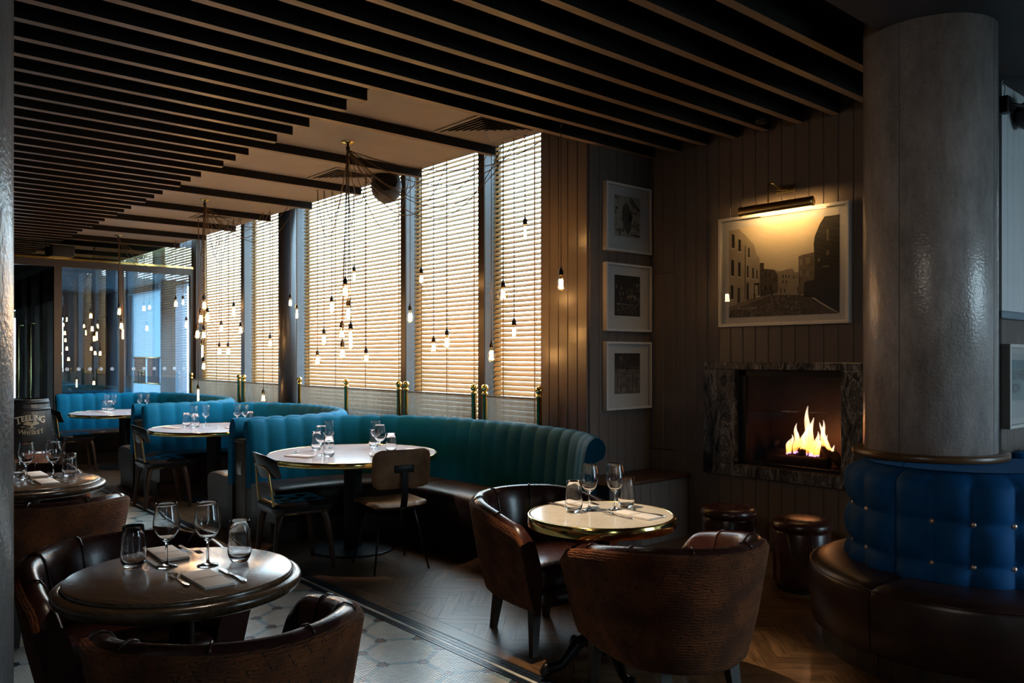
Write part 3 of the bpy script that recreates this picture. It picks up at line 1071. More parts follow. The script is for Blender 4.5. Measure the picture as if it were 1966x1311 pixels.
part('frosted_pane', g, mat('frosted_door_glass', (0.55, 0.78, 0.85), 0.6, Transmission_Weight=0.85), dr)
mb = MB()
mb.box((XL, 2.8, 2.86), (XG - 0.06, YW, 2.96))
part('lobby_ceiling', mb, M_slate, ol)
# ------------------------------------------------------------------ fireplace
fp = thing('fireplace', 'gas fireplace set in the panelled wall with a grey veined marble surround', 'fireplace', (-3.275, YF, 0))
fx = lambda x: x + 3.275
def slab(name, x0, x1, z0, z1, t=0.03):
    mb = MB()
    mb.rbox((fx(x0) + 0.001, -0.016 - t, z0 + 0.001), (fx(x1) - 0.001, -0.001, z1 - 0.001), 0.002, 1, smooth=False)
    part(name, mb, M_granite, fp)
slab('marble_lintel', FX0, FX1, oz1, FZ1)
slab('marble_hearth', FX0, FX1, FZ0, oz0)
slab('marble_jamb', FX0, ox0, oz0, oz1)
slab('marble_jamb', ox1, FX1, oz0, oz1)
mb = MB()
d = 0.46
for lo, hi in (((ox0, 0.0, oz0), (ox0 + 0.006, d, oz1)), ((ox1 - 0.006, 0.0, oz0), (ox1, d, oz1)), ((ox0, d - 0.006, oz0), (ox1, d, oz1)), ((ox0, 0.0, oz0), (ox1, d, oz0 + 0.006)), ((ox0, 0.0, oz1 - 0.006), (ox1, d, oz1))):
    mb.box((fx(lo[0]), lo[1], lo[2]), (fx(hi[0]), hi[1], hi[2]))
part('firebox', mb, mat('sooty_steel', (0.11, 0.060, 0.038), 0.45, metal=0.3, vary=0.3, scale=5), fp)
mb = MB()
for lo, hi in (((ox0 + 0.008, 0, oz0 + 0.008), (ox0 + 0.075, 0.03, oz1 - 0.008)), ((ox1 - 0.02, 0, oz0 + 0.008), (ox1 - 0.008, 0.03, oz1 - 0.008)), ((ox0 + 0.008, 0, oz1 - 0.05), (ox1 - 0.008, 0.03, oz1 - 0.008)), ((ox0 + 0.008, 0, oz0 + 0.008), (ox1 - 0.008, 0.03, oz0 + 0.03))):
    mb.box((fx(lo[0]), lo[1], lo[2]), (fx(hi[0]), hi[1], hi[2]))
part('inner_frame', mb, M_blackmetal, fp)
mb = MB()
mb.box((fx(ox0 + 0.076), 0.012, oz0 + 0.031), (fx(ox1 - 0.021), 0.016, oz1 - 0.051))
part('glass_front', mb, M_fireglass, fp)
M_bark = mat('charred_bark', (0.060, 0.032, 0.018), 0.9, vary=0.6, scale=14, bump=0.9, bscale=24)
def log(p, q, r):
    mb = MB()
    P, Q = Vector(p), Vector(q)
    pts = [P.lerp(Q, k / 8) + Vector((random.uniform(-.006, .006), random.uniform(-.006, .006), random.uniform(-.004, .004))) for k in range(9)]
    mb.tube(pts, [r * random.uniform(0.88, 1.1) for _ in pts], 10)
    part('log', mb, M_bark, fp)
zb = oz0 + 0.05
log((fx(-3.62), 0.26, zb + 0.02), (fx(-3.22), 0.30, zb + 0.035), 0.050)
log((fx(-3.52), 0.12, zb), (fx(-3.02), 0.14, zb + 0.01), 0.042)
log((fx(-3.22), 0.16, zb + 0.06), (fx(-3.40), 0.32, zb + 0.10), 0.036)
log((fx(-3.14), 0.24, zb + 0.14), (fx(-2.92), 0.14, zb + 0.02), 0.038)
log((fx(-3.60), 0.30, zb + 0.05), (fx(-3.52), 0.24, zb + 0.14), 0.034)
mb = MB()
for q in range(150):
    x, y = random.uniform(ox0 + 0.1, ox1 - 0.04), random.uniform(0.06, 0.40)
    r = random.uniform(0.006, 0.014)
    mb.rbox((fx(x) - r, y - r, oz0 + 0.006), (fx(x) + r, y + r, oz0 + 0.006 + 1.7 * r), r * 0.4, 1)
part('embers', mb, mat('ember_chips', (0.09, 0.035, 0.018), 0.8, vary=0.5, scale=40), fp, kind='stuff')
def flame_mat():
    m = bpy.data.materials.new('flame')
    m.use_nodes = True
    t = m.node_tree
    for n in list(t.nodes):
        t.nodes.remove(n)
    out = t.nodes.new('ShaderNodeOutputMaterial')
    mx = t.nodes.new('ShaderNodeMixShader')
    em = t.nodes.new('ShaderNodeEmission')
    tr = t.nodes.new('ShaderNodeBsdfTransparent')
    uv = t.nodes.new('ShaderNodeUVMap')
    s = t.nodes.new('ShaderNodeSeparateXYZ')
    t.links.new(uv.outputs[0], s.inputs[0])
    cr = t.nodes.new('ShaderNodeValToRGB')
    for p, c in ((0.0, (0.25, 0.25, 1.0, 1)), (0.10, (1.0, 0.55, 0.20, 1)), (0.45, (1.0, 0.50, 0.16, 1)), (1.0, (1.0, 0.28, 0.05, 1))):
        e = cr.color_ramp.elements.new(p) if p not in (0.0, 1.0) else cr.color_ramp.elements[0 if p == 0 else 1]
        e.color = c
    t.links.new(s.outputs[1], cr.inputs[0])
    t.links.new(cr.outputs[0], em.inputs[0])
    em.inputs[1].default_value = 7.0
    lw = t.nodes.new('ShaderNodeLayerWeight')
    lw.inputs[0].default_value = 0.35
    nz = t.nodes.new('ShaderNodeTexNoise')
    nz.inputs['Scale'].default_value = 3.0
    mp = t.nodes.new('ShaderNodeMapping')
    mp.inputs['Scale'].default_value = (9, 1.3, 1)
    t.links.new(uv.outputs[0], mp.inputs[0])
    t.links.new(mp.outputs[0], nz.inputs['Vector'])
    a = math_node(t, 'SUBTRACT', 1.0, lw.outputs['Facing'])
    a = math_node(t, 'POWER', a, 1.3)
    tip = math_node(t, 'SUBTRACT', 1.08, math_node(t, 'POWER', s.outputs[1], 1.6), True)
    a = math_node(t, 'MULTIPLY', a, tip)
    a = math_node(t, 'MULTIPLY', a, math_node(t, 'MULTIPLY', math_node(t, 'SUBTRACT', nz.outputs['Fac'], 0.28, True), 2.6, True), True)
    t.links.new(a, mx.inputs[0])
    t.links.new(tr.outputs[0], mx.inputs[1])
    t.links.new(em.outputs[0], mx.inputs[2])
    t.links.new(mx.outputs[0], out.inputs[0])
    return m
M_flame = flame_mat()
def flame(x, y, z, h, w, lean, sway):
    mb = MB()
    rows = []
    N, K = 12, 16
    for j in range(K + 1):
        s = j / K
        r = w * (math.sin(PI * min(1, s * 0.78 + 0.16)) ** 1.2) * (1 - s * 0.35) + 0.001
        cx = lean * h * s + 0.018 * math.sin(sway + s * 6) * s
        rows.append([(fx(x) + cx + r * math.cos(2 * PI * i / N), y + 0.55 * r * math.sin(2 * PI * i / N), z + h * s) for i in range(N)])
    mb.grid(rows, True, uvfn=lambda a, c: (c / N, a / K))
    part('flame', mb, M_flame, fp)
for f in ((-3.205, 0.20, zb + 0.05, 0.38, 0.034, -0.05, 0.4), (-3.190, 0.18, zb + 0.045, 0.30, 0.034, 0.04, 1.4), (-3.225, 0.17, zb + 0.05, 0.24, 0.030, 0.0, 2.2), (-3.165, 0.19, zb + 0.04, 0.20, 0.030, 0.12, 3.0),
          (-3.29, 0.22, zb + 0.06, 0.19, 0.026, 0.16, 2.0), (-3.315, 0.21, zb + 0.06, 0.23, 0.026, -0.02, 0.2), (-3.345, 0.22, zb + 0.05, 0.20, 0.024, 0.10, 4.2), (-3.375, 0.20, zb + 0.05, 0.15, 0.022, 0.10, 3.2), (-3.405, 0.21, zb + 0.04, 0.13, 0.018, 0.20, 1.2),
          (-3.255, 0.18, zb + 0.05, 0.15, 0.024, 0.05, 4.0), (-3.10, 0.20, zb + 0.09, 0.22, 0.024, -0.04, 5.0), (-3.075, 0.19, zb + 0.08, 0.25, 0.022, -0.12, 2.6), (-3.05, 0.19, zb + 0.07, 0.21, 0.024, -0.20, 0.6), (-3.02, 0.18, zb + 0.05, 0.17, 0.020, -0.26, 0.9),
          (-2.985, 0.17, zb + 0.04, 0.11, 0.016, -0.25, 1.9), (-3.13, 0.18, zb + 0.05, 0.14, 0.022, 0.04, 3.6)):
    flame(*f)

# ------------------------------------------------------------------ banquettes
BACK = [(0.000, 0.40), (0.004, 0.52), (0.0, 0.64), (-0.012, 0.76), (-0.022, 0.85), (-0.034, 0.905), (-0.058, 0.950), (-0.092, 0.975), (-0.125, 0.972), (-0.158, 0.945), (-0.176, 0.905), (-0.172, 0.862), (-0.150, 0.830), (-0.118, 0.815), (-0.108, 0.80), (-0.105, 0.60), (-0.105, 0.40)]
def sweep(path, prof, bulge=None, cw=0.165, flip=False):
    """rows of section points along the path; prof is (n, z), n towards the sitter (right of travel)"""
    rows = []
    L = 0
    for i, p in enumerate(path):
        if i:
            L += (path[i] - path[i - 1]).length
        d = (path[min(i + 1, len(path) - 1)] - path[max(i - 1, 0)]).normalized()
        nx, ny = d.y, -d.x
        rows.append((L, [(p.x + nx * n, p.y + ny * n, z) for n, z in prof], (nx, ny)))
    return rows
def banquette(name, label, ctrl, cushions=3):
    path = smooth_path([(x, y, 0) for x, y in ctrl], 0.02)
    total = 0.02 * len(path)
    nch = max(1, round(total / 0.165))
    cw = total / nch
    b = thing(name, label, 'banquette', (ctrl[0][0], ctrl[0][1], 0), 0, 'curved booth banquettes along the windows')
    off = Vector((ctrl[0][0], ctrl[0][1], 0))
    # channelled back
    mb = MB()
    rows = []
    base = sweep(path, BACK)
    for L, row, (nx, ny) in base:
        ph = (L / cw) % 1.0
        g = abs(math.sin(PI * ph)) ** 0.30
        out = []
        for k, (x, y, z) in enumerate(row):
            w = 0.020 * (1 - g) if 0 < k < 12 else 0
            # pull the seam inwards, along the section's own normal
            if k < 6:
                out.append((x - nx * w, y - ny * w, z))
            elif k < 9:
                out.append((x - nx * w * 0.3, y - ny * w * 0.3, z - w))
            else:
                out.append((x + nx * w * 0.8, y + ny * w * 0.8, z))
        rows.append([(x - off.x, y - off.y, z) for x, y, z in out])
    mb.grid(rows)
    n = len(BACK)
    mb.add(rows[0], [tuple(range(n))])
    mb.add(rows[-1], [tuple(reversed(range(n)))])
    part('backrest', mb, M_velvet, b)
    # leather seat in lengths, with seams between
    SEAT = [(0.0, 0.30), (0.0, 0.44), (0.06, 0.462), (0.20, 0.470), (0.36, 0.464), (0.43, 0.452), (0.468, 0.428), (0.482, 0.39), (0.476, 0.30), (0.470, 0.19), (0.455, 0.175), (0.0, 0.175)]
    m = len(path)
    for c in range(cushions):
        i0, i1 = int(m * c / cushions), min(m, int(m * (c + 1) / cushions) + (0 if c == cushions - 1 else 1))
        seg = path[i0:i1]
        full = sweep(path, SEAT)[i0:i1]
        mb = MB()
        rws = []
        for q, (L, row, (nx, ny)) in enumerate(full):
            e = min(q, len(full) - 1 - q)
            dz = 0.012 if e == 0 else 0.004 if e == 1 else 0
            rws.append([(x - off.x, y - off.y, z - (dz if 1 < k < 8 else 0)) for k, (x, y, z) in enumerate(row)])
        mb.grid(rws)
        mb.add(rws[0], [tuple(range(len(SEAT)))])
        mb.add(rws[-1], [tuple(reversed(range(len(SEAT))))])
        part('seat_cushion', mb, M_leather, b)
    PL = [(-0.10, 0.0), (-0.10, 0.395), (0.0, 0.395), (0.0, 0.174), (0.38, 0.174), (0.38, 0.0)]
    mb = MB()
    rws = [[(x - off.x, y - off.y, z) for x, y, z in row] for L, row, nn in sweep(path, PL)]
    mb.grid(rws, smooth=False)
    mb.add(rws[0], [tuple(range(len(PL)))])
    mb.add(rws[-1], [tuple(reversed(range(len(PL))))])
    part('plinth', mb, M_darkwood, b)
    return b
banquette('booth_banquette', 'teal velvet channel-back banquette nearest the fireplace, its right end by the three framed prints',
          [(-6.55, 2.80), (-6.55, 3.15), (-6.53, 3.45), (-6.43, 3.74), (-6.20, 4.00), (-5.85, 4.14), (-5.40, 4.19), (-4.90, 4.20), (-4.45, 4.17), (-4.05, 4.05), (-3.72, 3.83)], 4)
banquette('booth_banquette', 'middle U-shaped teal velvet banquette with a socket panel at its right end',
          [(-9.36, 2.80), (-9.36, 3.15), (-9.33, 3.45), (-9.22, 3.74), (-8.98, 3.99), (-8.62, 4.12), (-8.18, 4.15), (-7.75, 4.12), (-7.38, 3.99), (-7.14, 3.74), (-7.02, 3.45), (-7.0, 3.15), (-7.0, 2.78)], 4)
banquette('booth_banquette', 'farthest teal velvet banquette, its back against the glass entrance screen',
          [(-12.95, 2.68), (-12.95, 3.1), (-12.93, 3.45), (-12.82, 3.74), (-12.58, 3.99), (-12.2, 4.12), (-11.4, 4.15), (-10.7, 4.12), (-10.27, 3.99), (-10.0, 3.74), (-9.87, 3.45), (-9.85, 3.15), (-9.85, 2.78)], 4)
def divider(x0, x1, y1, label):
    d = thing('divider_panel', label, 'divider', ((x0 + x1) / 2, 2.80, 0), 0, 'oak panels between the booths')
    w = x1 - x0
    mb = MB()
    mb.rbox((-w / 2, 0, 0), (w / 2, y1 - 2.80, 0.77), 0.004)
    part('panel', mb, M_divider, d)
    mb = MB()
    mb.rbox((-w / 2 - 0.004, -0.012, 0.77), (w / 2 + 0.004, y1 - 2.80, 0.795), 0.004)
    part('capping', mb, M_divider, d)
    return d
divider(-6.885, -6.665, 3.55, 'oak end panel with a power socket between the near and middle teal booths')
divider(-9.735, -9.475, 3.55, 'oak end panel between the middle and far teal booths')
so = thing('power_socket', 'metal double power socket on the oak panel between two teal booths', 'socket', (-6.79, 2.7985, 0.555))
mb = MB()
mb.rbox((-0.05, -0.009, -0.062), (0.05, 0.0, 0.062), 0.003)
part('face_plate', mb, M_nickel, so)
for sx in (-0.024, 0.024):
    mb = MB()
    mb.rbox((sx - 0.011, -0.013, 0.026), (sx + 0.011, -0.009, 0.048), 0.002)
    part('switch', mb, mat('socket_plastic', (0.25, 0.24, 0.22), 0.5), so)
    mb = MB()
    for ax, az, w, h in ((0, 0.004, 0.004, 0.010), (-0.011, -0.018, 0.007, 0.004), (0.011, -0.018, 0.007, 0.004)):
        mb.box((sx + ax - w / 2, -0.0095, az - h / 2), (sx + ax + w / 2, -0.0088, az + h / 2))
    part('pin_slots', mb, M_blackmetal, so)

# banquette end board and corner ledge
lg = thing('corner_ledge', 'low dark wooden ledge in the corner under the three framed prints', 'ledge', (XR + 0.23, 5.1, 0))
mb = MB()
mb.rbox((-0.213, -0.50, 0.495), (0.235, 0.510, 0.525), 0.004)
part('top', mb, M_walnut, lg)
mb = MB()
mb.box((-0.213, -0.48, 0), (0.20, 0.510, 0.495))
part('carcass', mb, M_taupe_dk, lg)
for k in range(8):
    place('front_board', board_mesh(0.122, 0.495, 0.012, m=M_taupe), lg, (0.20, -0.48 + 0.122 * (k + 1), 0), (0, 0, -PI / 2))

# ------------------------------------------------------------------ round bench around the concrete column
RC, SCn = (-1.655, 4.50), (-1.60, 4.45)
def ring_seat(name, label, a0, a1, xs):
    b = thing(name, label, 'bench', (RC[0], RC[1], 0), 0, 'curved benches around the concrete column')
    n = max(8, int((a1 - a0) / 0.03))
    R = 0.545
    # tufted back: bulging squares with seams
    cols = xs
    rows = []
    zs = [0.40 + 0.56 * k / 40 for k in range(41)]
    def vmap(z):
        return (z - 0.40) / 0.132 if z < 0.532 else 1 + (z - 0.532) / 0.196 if z < 0.728 else 2 + (z - 0.728) / 0.232
    mb = MB()
    for i in range(n + 1):
        a = a0 + (a1 - a0) * i / n
        row = []
        u = (i / n) * cols
        for k, z in enumerate(zs):
            v = vmap(z)
            gu = abs(math.sin(PI * u)) ** 0.5
            gv = abs(math.sin(PI * v)) ** 0.5 if 0.9 < v < 2.1 else (abs(math.sin(PI * v)) ** 0.5 if v < 1 or v > 2 else 1)
            r = R - 0.045 * (1 - gu * gv) if 0.05 < v < 2.95 else R - 0.03
            if v > 2.7:
                r = min(r, R) - 0.10 * ((v - 2.7) / 0.3) ** 2
            row.append((r * math.cos(a), r * math.sin(a), z))
        rows.append(row)
    mb.grid(rows, flip=True)
    top = []
    for i in range(n + 1):
        a = a0 + (a1 - a0) * i / n
        r = R - 0.10
        top.append([(r * math.cos(a), r * math.sin(a), 0.962), (0.20 * math.cos(a) - 0.19, 0.20 * math.sin(a) + 0.13, 0.962)])
    mb.grid(top, flip=True)
    for row, fl in ((rows[0], False), (rows[-1], True)):
        e = [(0.30 * math.cos(a0 if not fl else a1), 0.30 * math.sin(a0 if not fl else a1), 0.40), (0.30 * math.cos(a0 if not fl else a1), 0.30 * math.sin(a0 if not fl else a1), 0.962)]
        pts = row + [e[1], e[0]]
        mb.add(pts, [tuple(range(len(pts))) if not fl else tuple(reversed(range(len(pts))))])
    bk = part('backrest', mb, M_velvet2, b)
    for v in (1, 2):
        for q in range(1, int(cols)):
            a = a0 + (a1 - a0) * q / cols
            z = (0.532, 0.728)[v - 1]
            bt = MB()
            bt.lathe([(0.0, 0.014), (0.008, 0.013), (0.013, 0.007), (0.0138, 0.0), (0.011, -0.005)], 12, M=T((R - 0.046) * math.cos(a), (R - 0.046) * math.sin(a), z) @ Rz(a) @ Matrix.Rotation(PI / 2, 4, 'Y'))
            part('button', bt, M_copper, bk)
    # leather seat
    SP = [(0.36, 0.30), (0.36, 0.435), (0.50, 0.452), (0.64, 0.452), (0.70, 0.444), (0.735, 0.425), (0.748, 0.395), (0.744, 0.25), (0.735, 0.13), (0.71, 0.115), (0.36, 0.115)]
    dx, dy = SCn[0] - RC[0], SCn[1] - RC[1]
    rws = []
    for i in range(n + 1):
        a = a0 + (a1 - a0) * i / n
        e = min(i, n - i)
        dz = 0.014 if e == 0 else 0.004 if e == 1 else 0
        rws.append([(dx + r * math.cos(a), dy + r * math.sin(a), z - (dz if 1 < k < 8 else 0)) for k, (r, z) in enumerate(SP)])
    mb = MB()
    mb.grid(rws, flip=True)
    mb.add(rws[0], [tuple(range(len(SP)))])
    mb.add(rws[-1], [tuple(reversed(range(len(SP))))])
    part('seat_cushion', mb, M_leather, b)
    pp = MB()
    pr_ = []
    for i in range(n + 1):
        a = a0 + (a1 - a0) * i / n
        pr_.append((dx + 0.741 * math.cos(a), dy + 0.741 * math.sin(a), 0.417))
    pp.tube(pr_, 0.004, 5)
    part('piping', pp, M_leather, b)
    PP = [(0.40, 0.0), (0.40, 0.115), (0.68, 0.115), (0.68, 0.0)]
    rws = [[(dx + r * math.cos(a0 + (a1 - a0) * i / n), dy + r * math.sin(a0 + (a1 - a0) * i / n), z) for r, z in PP] for i in range(n + 1)]
    mb = MB()
    mb.grid(rws, smooth=False, flip=True)
    mb.add(rws[0], [(0, 1, 2, 3)])
    mb.add(rws[-1], [(3, 2, 1, 0)])
    part('plinth', mb, M_darkwood, b)
    return b
R2 = math.radians
ring_seat('column_bench', 'short left-hand section of the round blue buttoned bench, its edge facing the fireplace', R2(150), R2(258), 5)
ring_seat('column_bench', 'long front section of the round royal blue buttoned bench around the concrete column', R2(258.6), R2(414.6), 8)
mb = MB()
mb.lathe([(0.331, 0.963), (0.383, 0.963), (0.387, 0.968), (0.387, 0.993), (0.381, 0.999), (0.331, 0.999)], 64)
o = part('column_collar', mb, M_collar, None, (-1.853, 4.637, 0))
tag(o, 'round polished oak collar at the foot of the exposed concrete column', 'collar')

# alcove banquette glimpsed beyond the column
ab = thing('alcove_banquette', 'dark blue banquette back just visible beyond the concrete column, under the framed poster', 'banquette', (-1.66, 6.36, 0))
mb = MB()
for k in range(6):
    mb.rbox((-0.17, -0.66 + 0.22 * k, 0.40), (-0.02, -0.44 + 0.22 * k - 0.002, 0.90), 0.05, 3)
part('backrest', mb, M_velvet2, ab)
mb = MB()
mb.rbox((-0.10, -0.66, 0.12), (0.38, 0.66, 0.45), 0.03, 3)
part('seat', mb, M_leather, ab)
mb = MB()
mb.box((-0.165, -0.66, 0.0), (0.30, 0.66, 0.12))
part('plinth', mb, M_darkwood, ab)

# ------------------------------------------------------------------ tub armchairs
def tub_curve(hw, back, front, step=0.02):
    """plan of the shell: right arm front -> round the back -> left arm front; chair faces +x"""
    pts = []
    r = hw
    cx = back + r
    n = 10
    pts.append(Vector((front, -hw * 0.94, 0)))
    pts.append(Vector(((front + cx) / 2, -hw, 0)))
    for k in range(n + 1):
        a = -PI / 2 - PI * k / n
        pts.append(Vector((cx + r * math.cos(a), r * math.sin(a), 0)))
    pts.append(Vector(((front + cx) / 2, hw, 0)))
    pts.append(Vector((front, hw * 0.94, 0)))
    return smooth_path(pts, step)
def make_armchair(label, loc, rz):
    t = thing('tub_armchair', label, 'armchair', loc, rz, 'brown tub armchairs')
    path = tub_curve(0.332, -0.332, 0.345)
    n = len(path)
    L = [0]
    for a, b in zip(path, path[1:]):
        L.append(L[-1] + (b - a).length)
    OUT = [(-0.066, 0.238), (-0.046, 0.240), (-0.026, 0.262), (-0.006, 0.33), (0.020, 0.45), (0.042, 0.58), (0.058, 0.68), (0.063, 0.712), (0.053, 0.732), (0.037, 0.735)]
    INN = [(0.039, 0.733), (0.028, 0.747), (0.008, 0.754), (-0.014, 0.746), (-0.028, 0.724), (-0.040, 0.67), (-0.066, 0.54), (-0.082, 0.40)]
    def rows_of(prof, seam=False):
        rows = []
        for i, p in enumerate(path):
            d = (path[min(i + 1, n - 1)] - path[max(i - 1, 0)]).normalized()
            nx, ny = -d.y, d.x
            # outward is to the right-hand side of travel for this winding
            s = 1.0 if (nx * p.x + ny * p.y) > 0 else -1.0
            if abs(p.y) > 0.29:
                s = 1.0 if ny * p.y > 0 else -1.0
            u = abs(2.0 * L[i] / L[-1] - 1)
            drop = 0.105 * max(0, (u - 0.28) / 0.72) ** 1.5
            e = max(0, (u - 0.90) / 0.10)
            row = []
            for (o, z) in prof:
                zz = z - drop * (z - 0.2) / 0.55
                zz -= 0.05 * e * e * max(0, (z - 0.58) / 0.17)
                w = 0.0
                if seam:
                    ph = (L[i] / L[-1] * 7) % 1.0
                    w = 0.006 * (1 - abs(math.sin(PI * ph)) ** 0.3)
                row.append((p.x + s * nx * (o - w), p.y + s * ny * (o - w), zz))
            rows.append(row)
        return rows
    ro = rows_of(OUT)
    H = [0]
    for a, b in zip(OUT, OUT[1:]):
        H.append(H[-1] + math.hypot(a[0] - b[0], a[1] - b[1]))
    mb = MB()
    mb.grid(ro, uvfn=lambda a, c: (L[a], H[c]))
    part('shell', mb, M_chen, t)
    ri = rows_of(INN, True)
    mb = MB()
    mb.grid(ri)
    for k, (a, b) in enumerate(((ro[0], ri[0]), (ro[-1], ri[-1]))):
        loop = list(a) + list(b)
        mb.add(loop, [tuple(range(len(loop))) if k else tuple(reversed(range(len(loop))))])
    ln = part('leather_lining', mb, M_leather_ox, t)
    for q in range(1, 7):
        i = int(round((n - 1) * q / 7))
        sp = MB()
        pts = [Vector(p) for p in ri[i]]
        for k in range(len(pts) - 1):
            pass
        off = []
        c = Vector((0.0, 0.0, 0.5))
        for k, p in enumerate(pts):
            off.append(p + (Vector((c.x - p.x, c.y - p.y, 0)).normalized() * 0.003 if k > 3 else Vector((0, 0, 0.004))))
        sp.tube(off, 0.004, 5)
        part('seam_piping', sp, M_leather_ox, ln)
    # seat
    def dee(off, zs):
        mb = MB()
        rows = []
        for (inset, z) in zs:
            r = 0.332 - off - inset
            fr_ = 0.338 - inset
            c = 0.05
            row = [(fr_ - c * 0.0, -r + c), (fr_ - c * 0.3, -r + c * 0.3), (fr_ - c, -r), (0.12, -r)]
            row += [(r * math.cos(-PI / 2 - PI * q / 12), r * math.sin(-PI / 2 - PI * q / 12)) for q in range(13)]
            row += [(0.12, r), (fr_ - c, r), (fr_ - c * 0.3, r - c * 0.3), (fr_, r - c)]
            rows.append([(x, y, z) for x, y in row])
        mb.grid(rows, True)
        mb.add(rows[0], [tuple(range(len(rows[0])))])
        mb.add(rows[-1], [tuple(reversed(range(len(rows[-1]))))])
        return mb
    part('seat_cushion', dee(0.078, [(0.02, 0.335), (0.004, 0.345), (0.0, 0.36), (0.0, 0.42), (0.006, 0.440), (0.025, 0.455), (0.06, 0.464), (0.14, 0.468)]), M_leather_ox, t)
    part('seat_base', dee(0.072, [(0.01, 0.245), (0.0, 0.255), (0.0, 0.325), (0.01, 0.334)]), M_leather_ox, t)
    for (x, y, sx, sy) in ((0.270, -0.232, 1, -1), (0.270, 0.232, 1, 1), (-0.165, -0.165, -1, -1), (-0.165, 0.165, -1, 1)):
        lm = MB()
        top = 0.25
        v = []
        for (z, h, ox) in ((top, 0.026, 0), (0.0, 0.016, 0.028)):
            for (a, b) in ((-1, -1), (1, -1), (1, 1), (-1, 1)):
                v.append((x + sx * ox * (1.6 if sx < 0 else 0.4) + a * h, y + sy * ox * 0.5 + b * h, z))
        lm.add(v, [(3, 2, 1, 0)[::-1], (7, 6, 5, 4)[::1]] and [(0, 1, 2, 3), (7, 6, 5, 4), (0, 4, 5, 1), (1, 5, 6, 2), (2, 6, 7, 3), (3, 7, 4, 0)])
        part('leg', lm, M_darkwood, t)
    return t
deg = math.radians
AC = [('tub armchair with its patterned back to us before the front oak table', (-2.40, 0.965, 0), deg(172)),
      ('tub armchair on the far side of the front oak table, leather inside facing us', (-3.39, 0.95, 0), deg(-3)),
      ('tub armchair beside the left-hand concrete column, patterned back before the second oak table', (-5.03, 1.01, 0), deg(174)),
      ('tub armchair beyond the second oak table, only its leather rim showing', (-6.22, 1.06, 0), deg(-5)),
      ('farthest tub armchair, a patch of patterned back beyond the second oak table', (-7.63, 1.12, 0), deg(176)),
      ('brown tub armchair left of the cream marble table, seen from its side', (-3.24, 3.03, 0), deg(-8)),
      ('brown tub armchair before the cream marble table and the fireplace, its patterned back to us', (-2.18, 2.82, 0), deg(162))]
ac0 = make_armchair(*AC[0])
for lab, loc, rz in AC[1:]:
    dup(ac0, loc, rz, lab)

# ------------------------------------------------------------------ tables
def booth_table(label, loc, r):
    t = thing('booth_table', label, 'table', loc, 0, 'round marble tables in the booths')
    mb = MB()
    mb.lathe([(0.0, 0.722), (r - 0.012, 0.722), (r - 0.012, 0.750), (0.0, 0.750)], 72, smooth=False)
    part('marble_top', mb, M_marble, t)
    mb = MB()
    mb.lathe([(r - 0.012, 0.710), (r - 0.002, 0.710), (r, 0.713), (r, 0.748), (r - 0.003, 0.7515), (r - 0.011, 0.7515), (r - 0.012, 0.710)], 72)
    part('brass_edge', mb, M_brass, t)
    mb = MB()
    mb.rbox((-0.055, -0.055, 0.012), (0.055, 0.055, 0.712), 0.008)
    part('pillar', mb, M_blackmetal, t, rot=(0, 0, 0.6))
    mb = MB()
    mb.lathe([(0.0, 0.016), (0.318, 0.016), (0.325, 0.012), (0.325, 0.0)], 64, smooth=False)
    part('base_disc', mb, M_bluebase, t)
    mb = MB()
    mb.box((-0.2, -0.02, 0.706), (0.2, 0.02, 0.721))
    mb.box((-0.02, -0.2, 0.706), (0.02, 0.2, 0.721))
    part('spider', mb, M_blackmetal, t)
    return t
BT = [(-5.62, 3.23), (-8.64, 3.28), (-11.86, 3.28)]
booth_table('round pink-white marble table with brass edge in the nearest booth, tan chair beside it', (*BT[0], 0), 0.66)
booth_table('round pink-white marble table with brass edge in the middle booth', (*BT[1], 0), 0.655)
booth_table('round pink-white marble table with brass edge in the farthest booth by the glass screen', (*BT[2], 0), 0.69)
def oak_table(label, loc, rz):
    t = thing('oak_table', label, 'table', loc, rz, 'round dark oak tables')
    mb = MB()
    mb.lathe([(0.0, 0.715), (0.360, 0.715), (0.372, 0.735), (0.372, 0.7495), (0.366, 0.752), (0.0, 0.752)], 72)
    part('table_top', mb, M_tabletop, t)
    mb = MB()
    mb.lathe([(0.33, 0.690), (0.385, 0.690), (0.398, 0.698), (0.405, 0.712), (0.404, 0.724), (0.398, 0.732), (0.388, 0.736), (0.372, 0.738), (0.372, 0.716), (0.33, 0.715)], 72)
    part('moulded_edge', mb, M_tabletop, t)
    mb = MB()
    mb.lathe([(0.20, 0.690), (0.05, 0.66), (0.04, 0.60), (0.045, 0.30), (0.06, 0.20), (0.05, 0.10), (0.09, 0.05)], 24)
    part('pedestal', mb, M_iron, t)
    for k in range(4):
        a = PI / 4 + k * PI / 2
        lm = MB()
        lm.tube([(0.05 * math.cos(a), 0.05 * math.sin(a), 0.14), (0.16 * math.cos(a), 0.16 * math.sin(a), 0.11), (0.25 * math.cos(a), 0.25 * math.sin(a), 0.035), (0.31 * math.cos(a), 0.31 * math.sin(a), 0.018)], [0.026, 0.022, 0.018, 0.018], 8)
        part('foot', lm, M_iron, t)
    return t
oak_table('round dark oak table in front, laid for two', (-2.89, 0.985, 0), 0.5)
oak_table('round dark oak table behind the left-hand concrete column, laid for two', (-5.60, 1.02, 0), 0.5)
cm = thing('marble_table', 'small round cream marble table with a deep brass rim before the fireplace', 'table', (-2.645, 2.864, 0))
mb = MB()
mb.lathe([(0.0, 0.715), (0.338, 0.715), (0.338, 0.752), (0.0, 0.752)], 72, smooth=False)
part('marble_top', mb, M_cream, cm)
mb = MB()
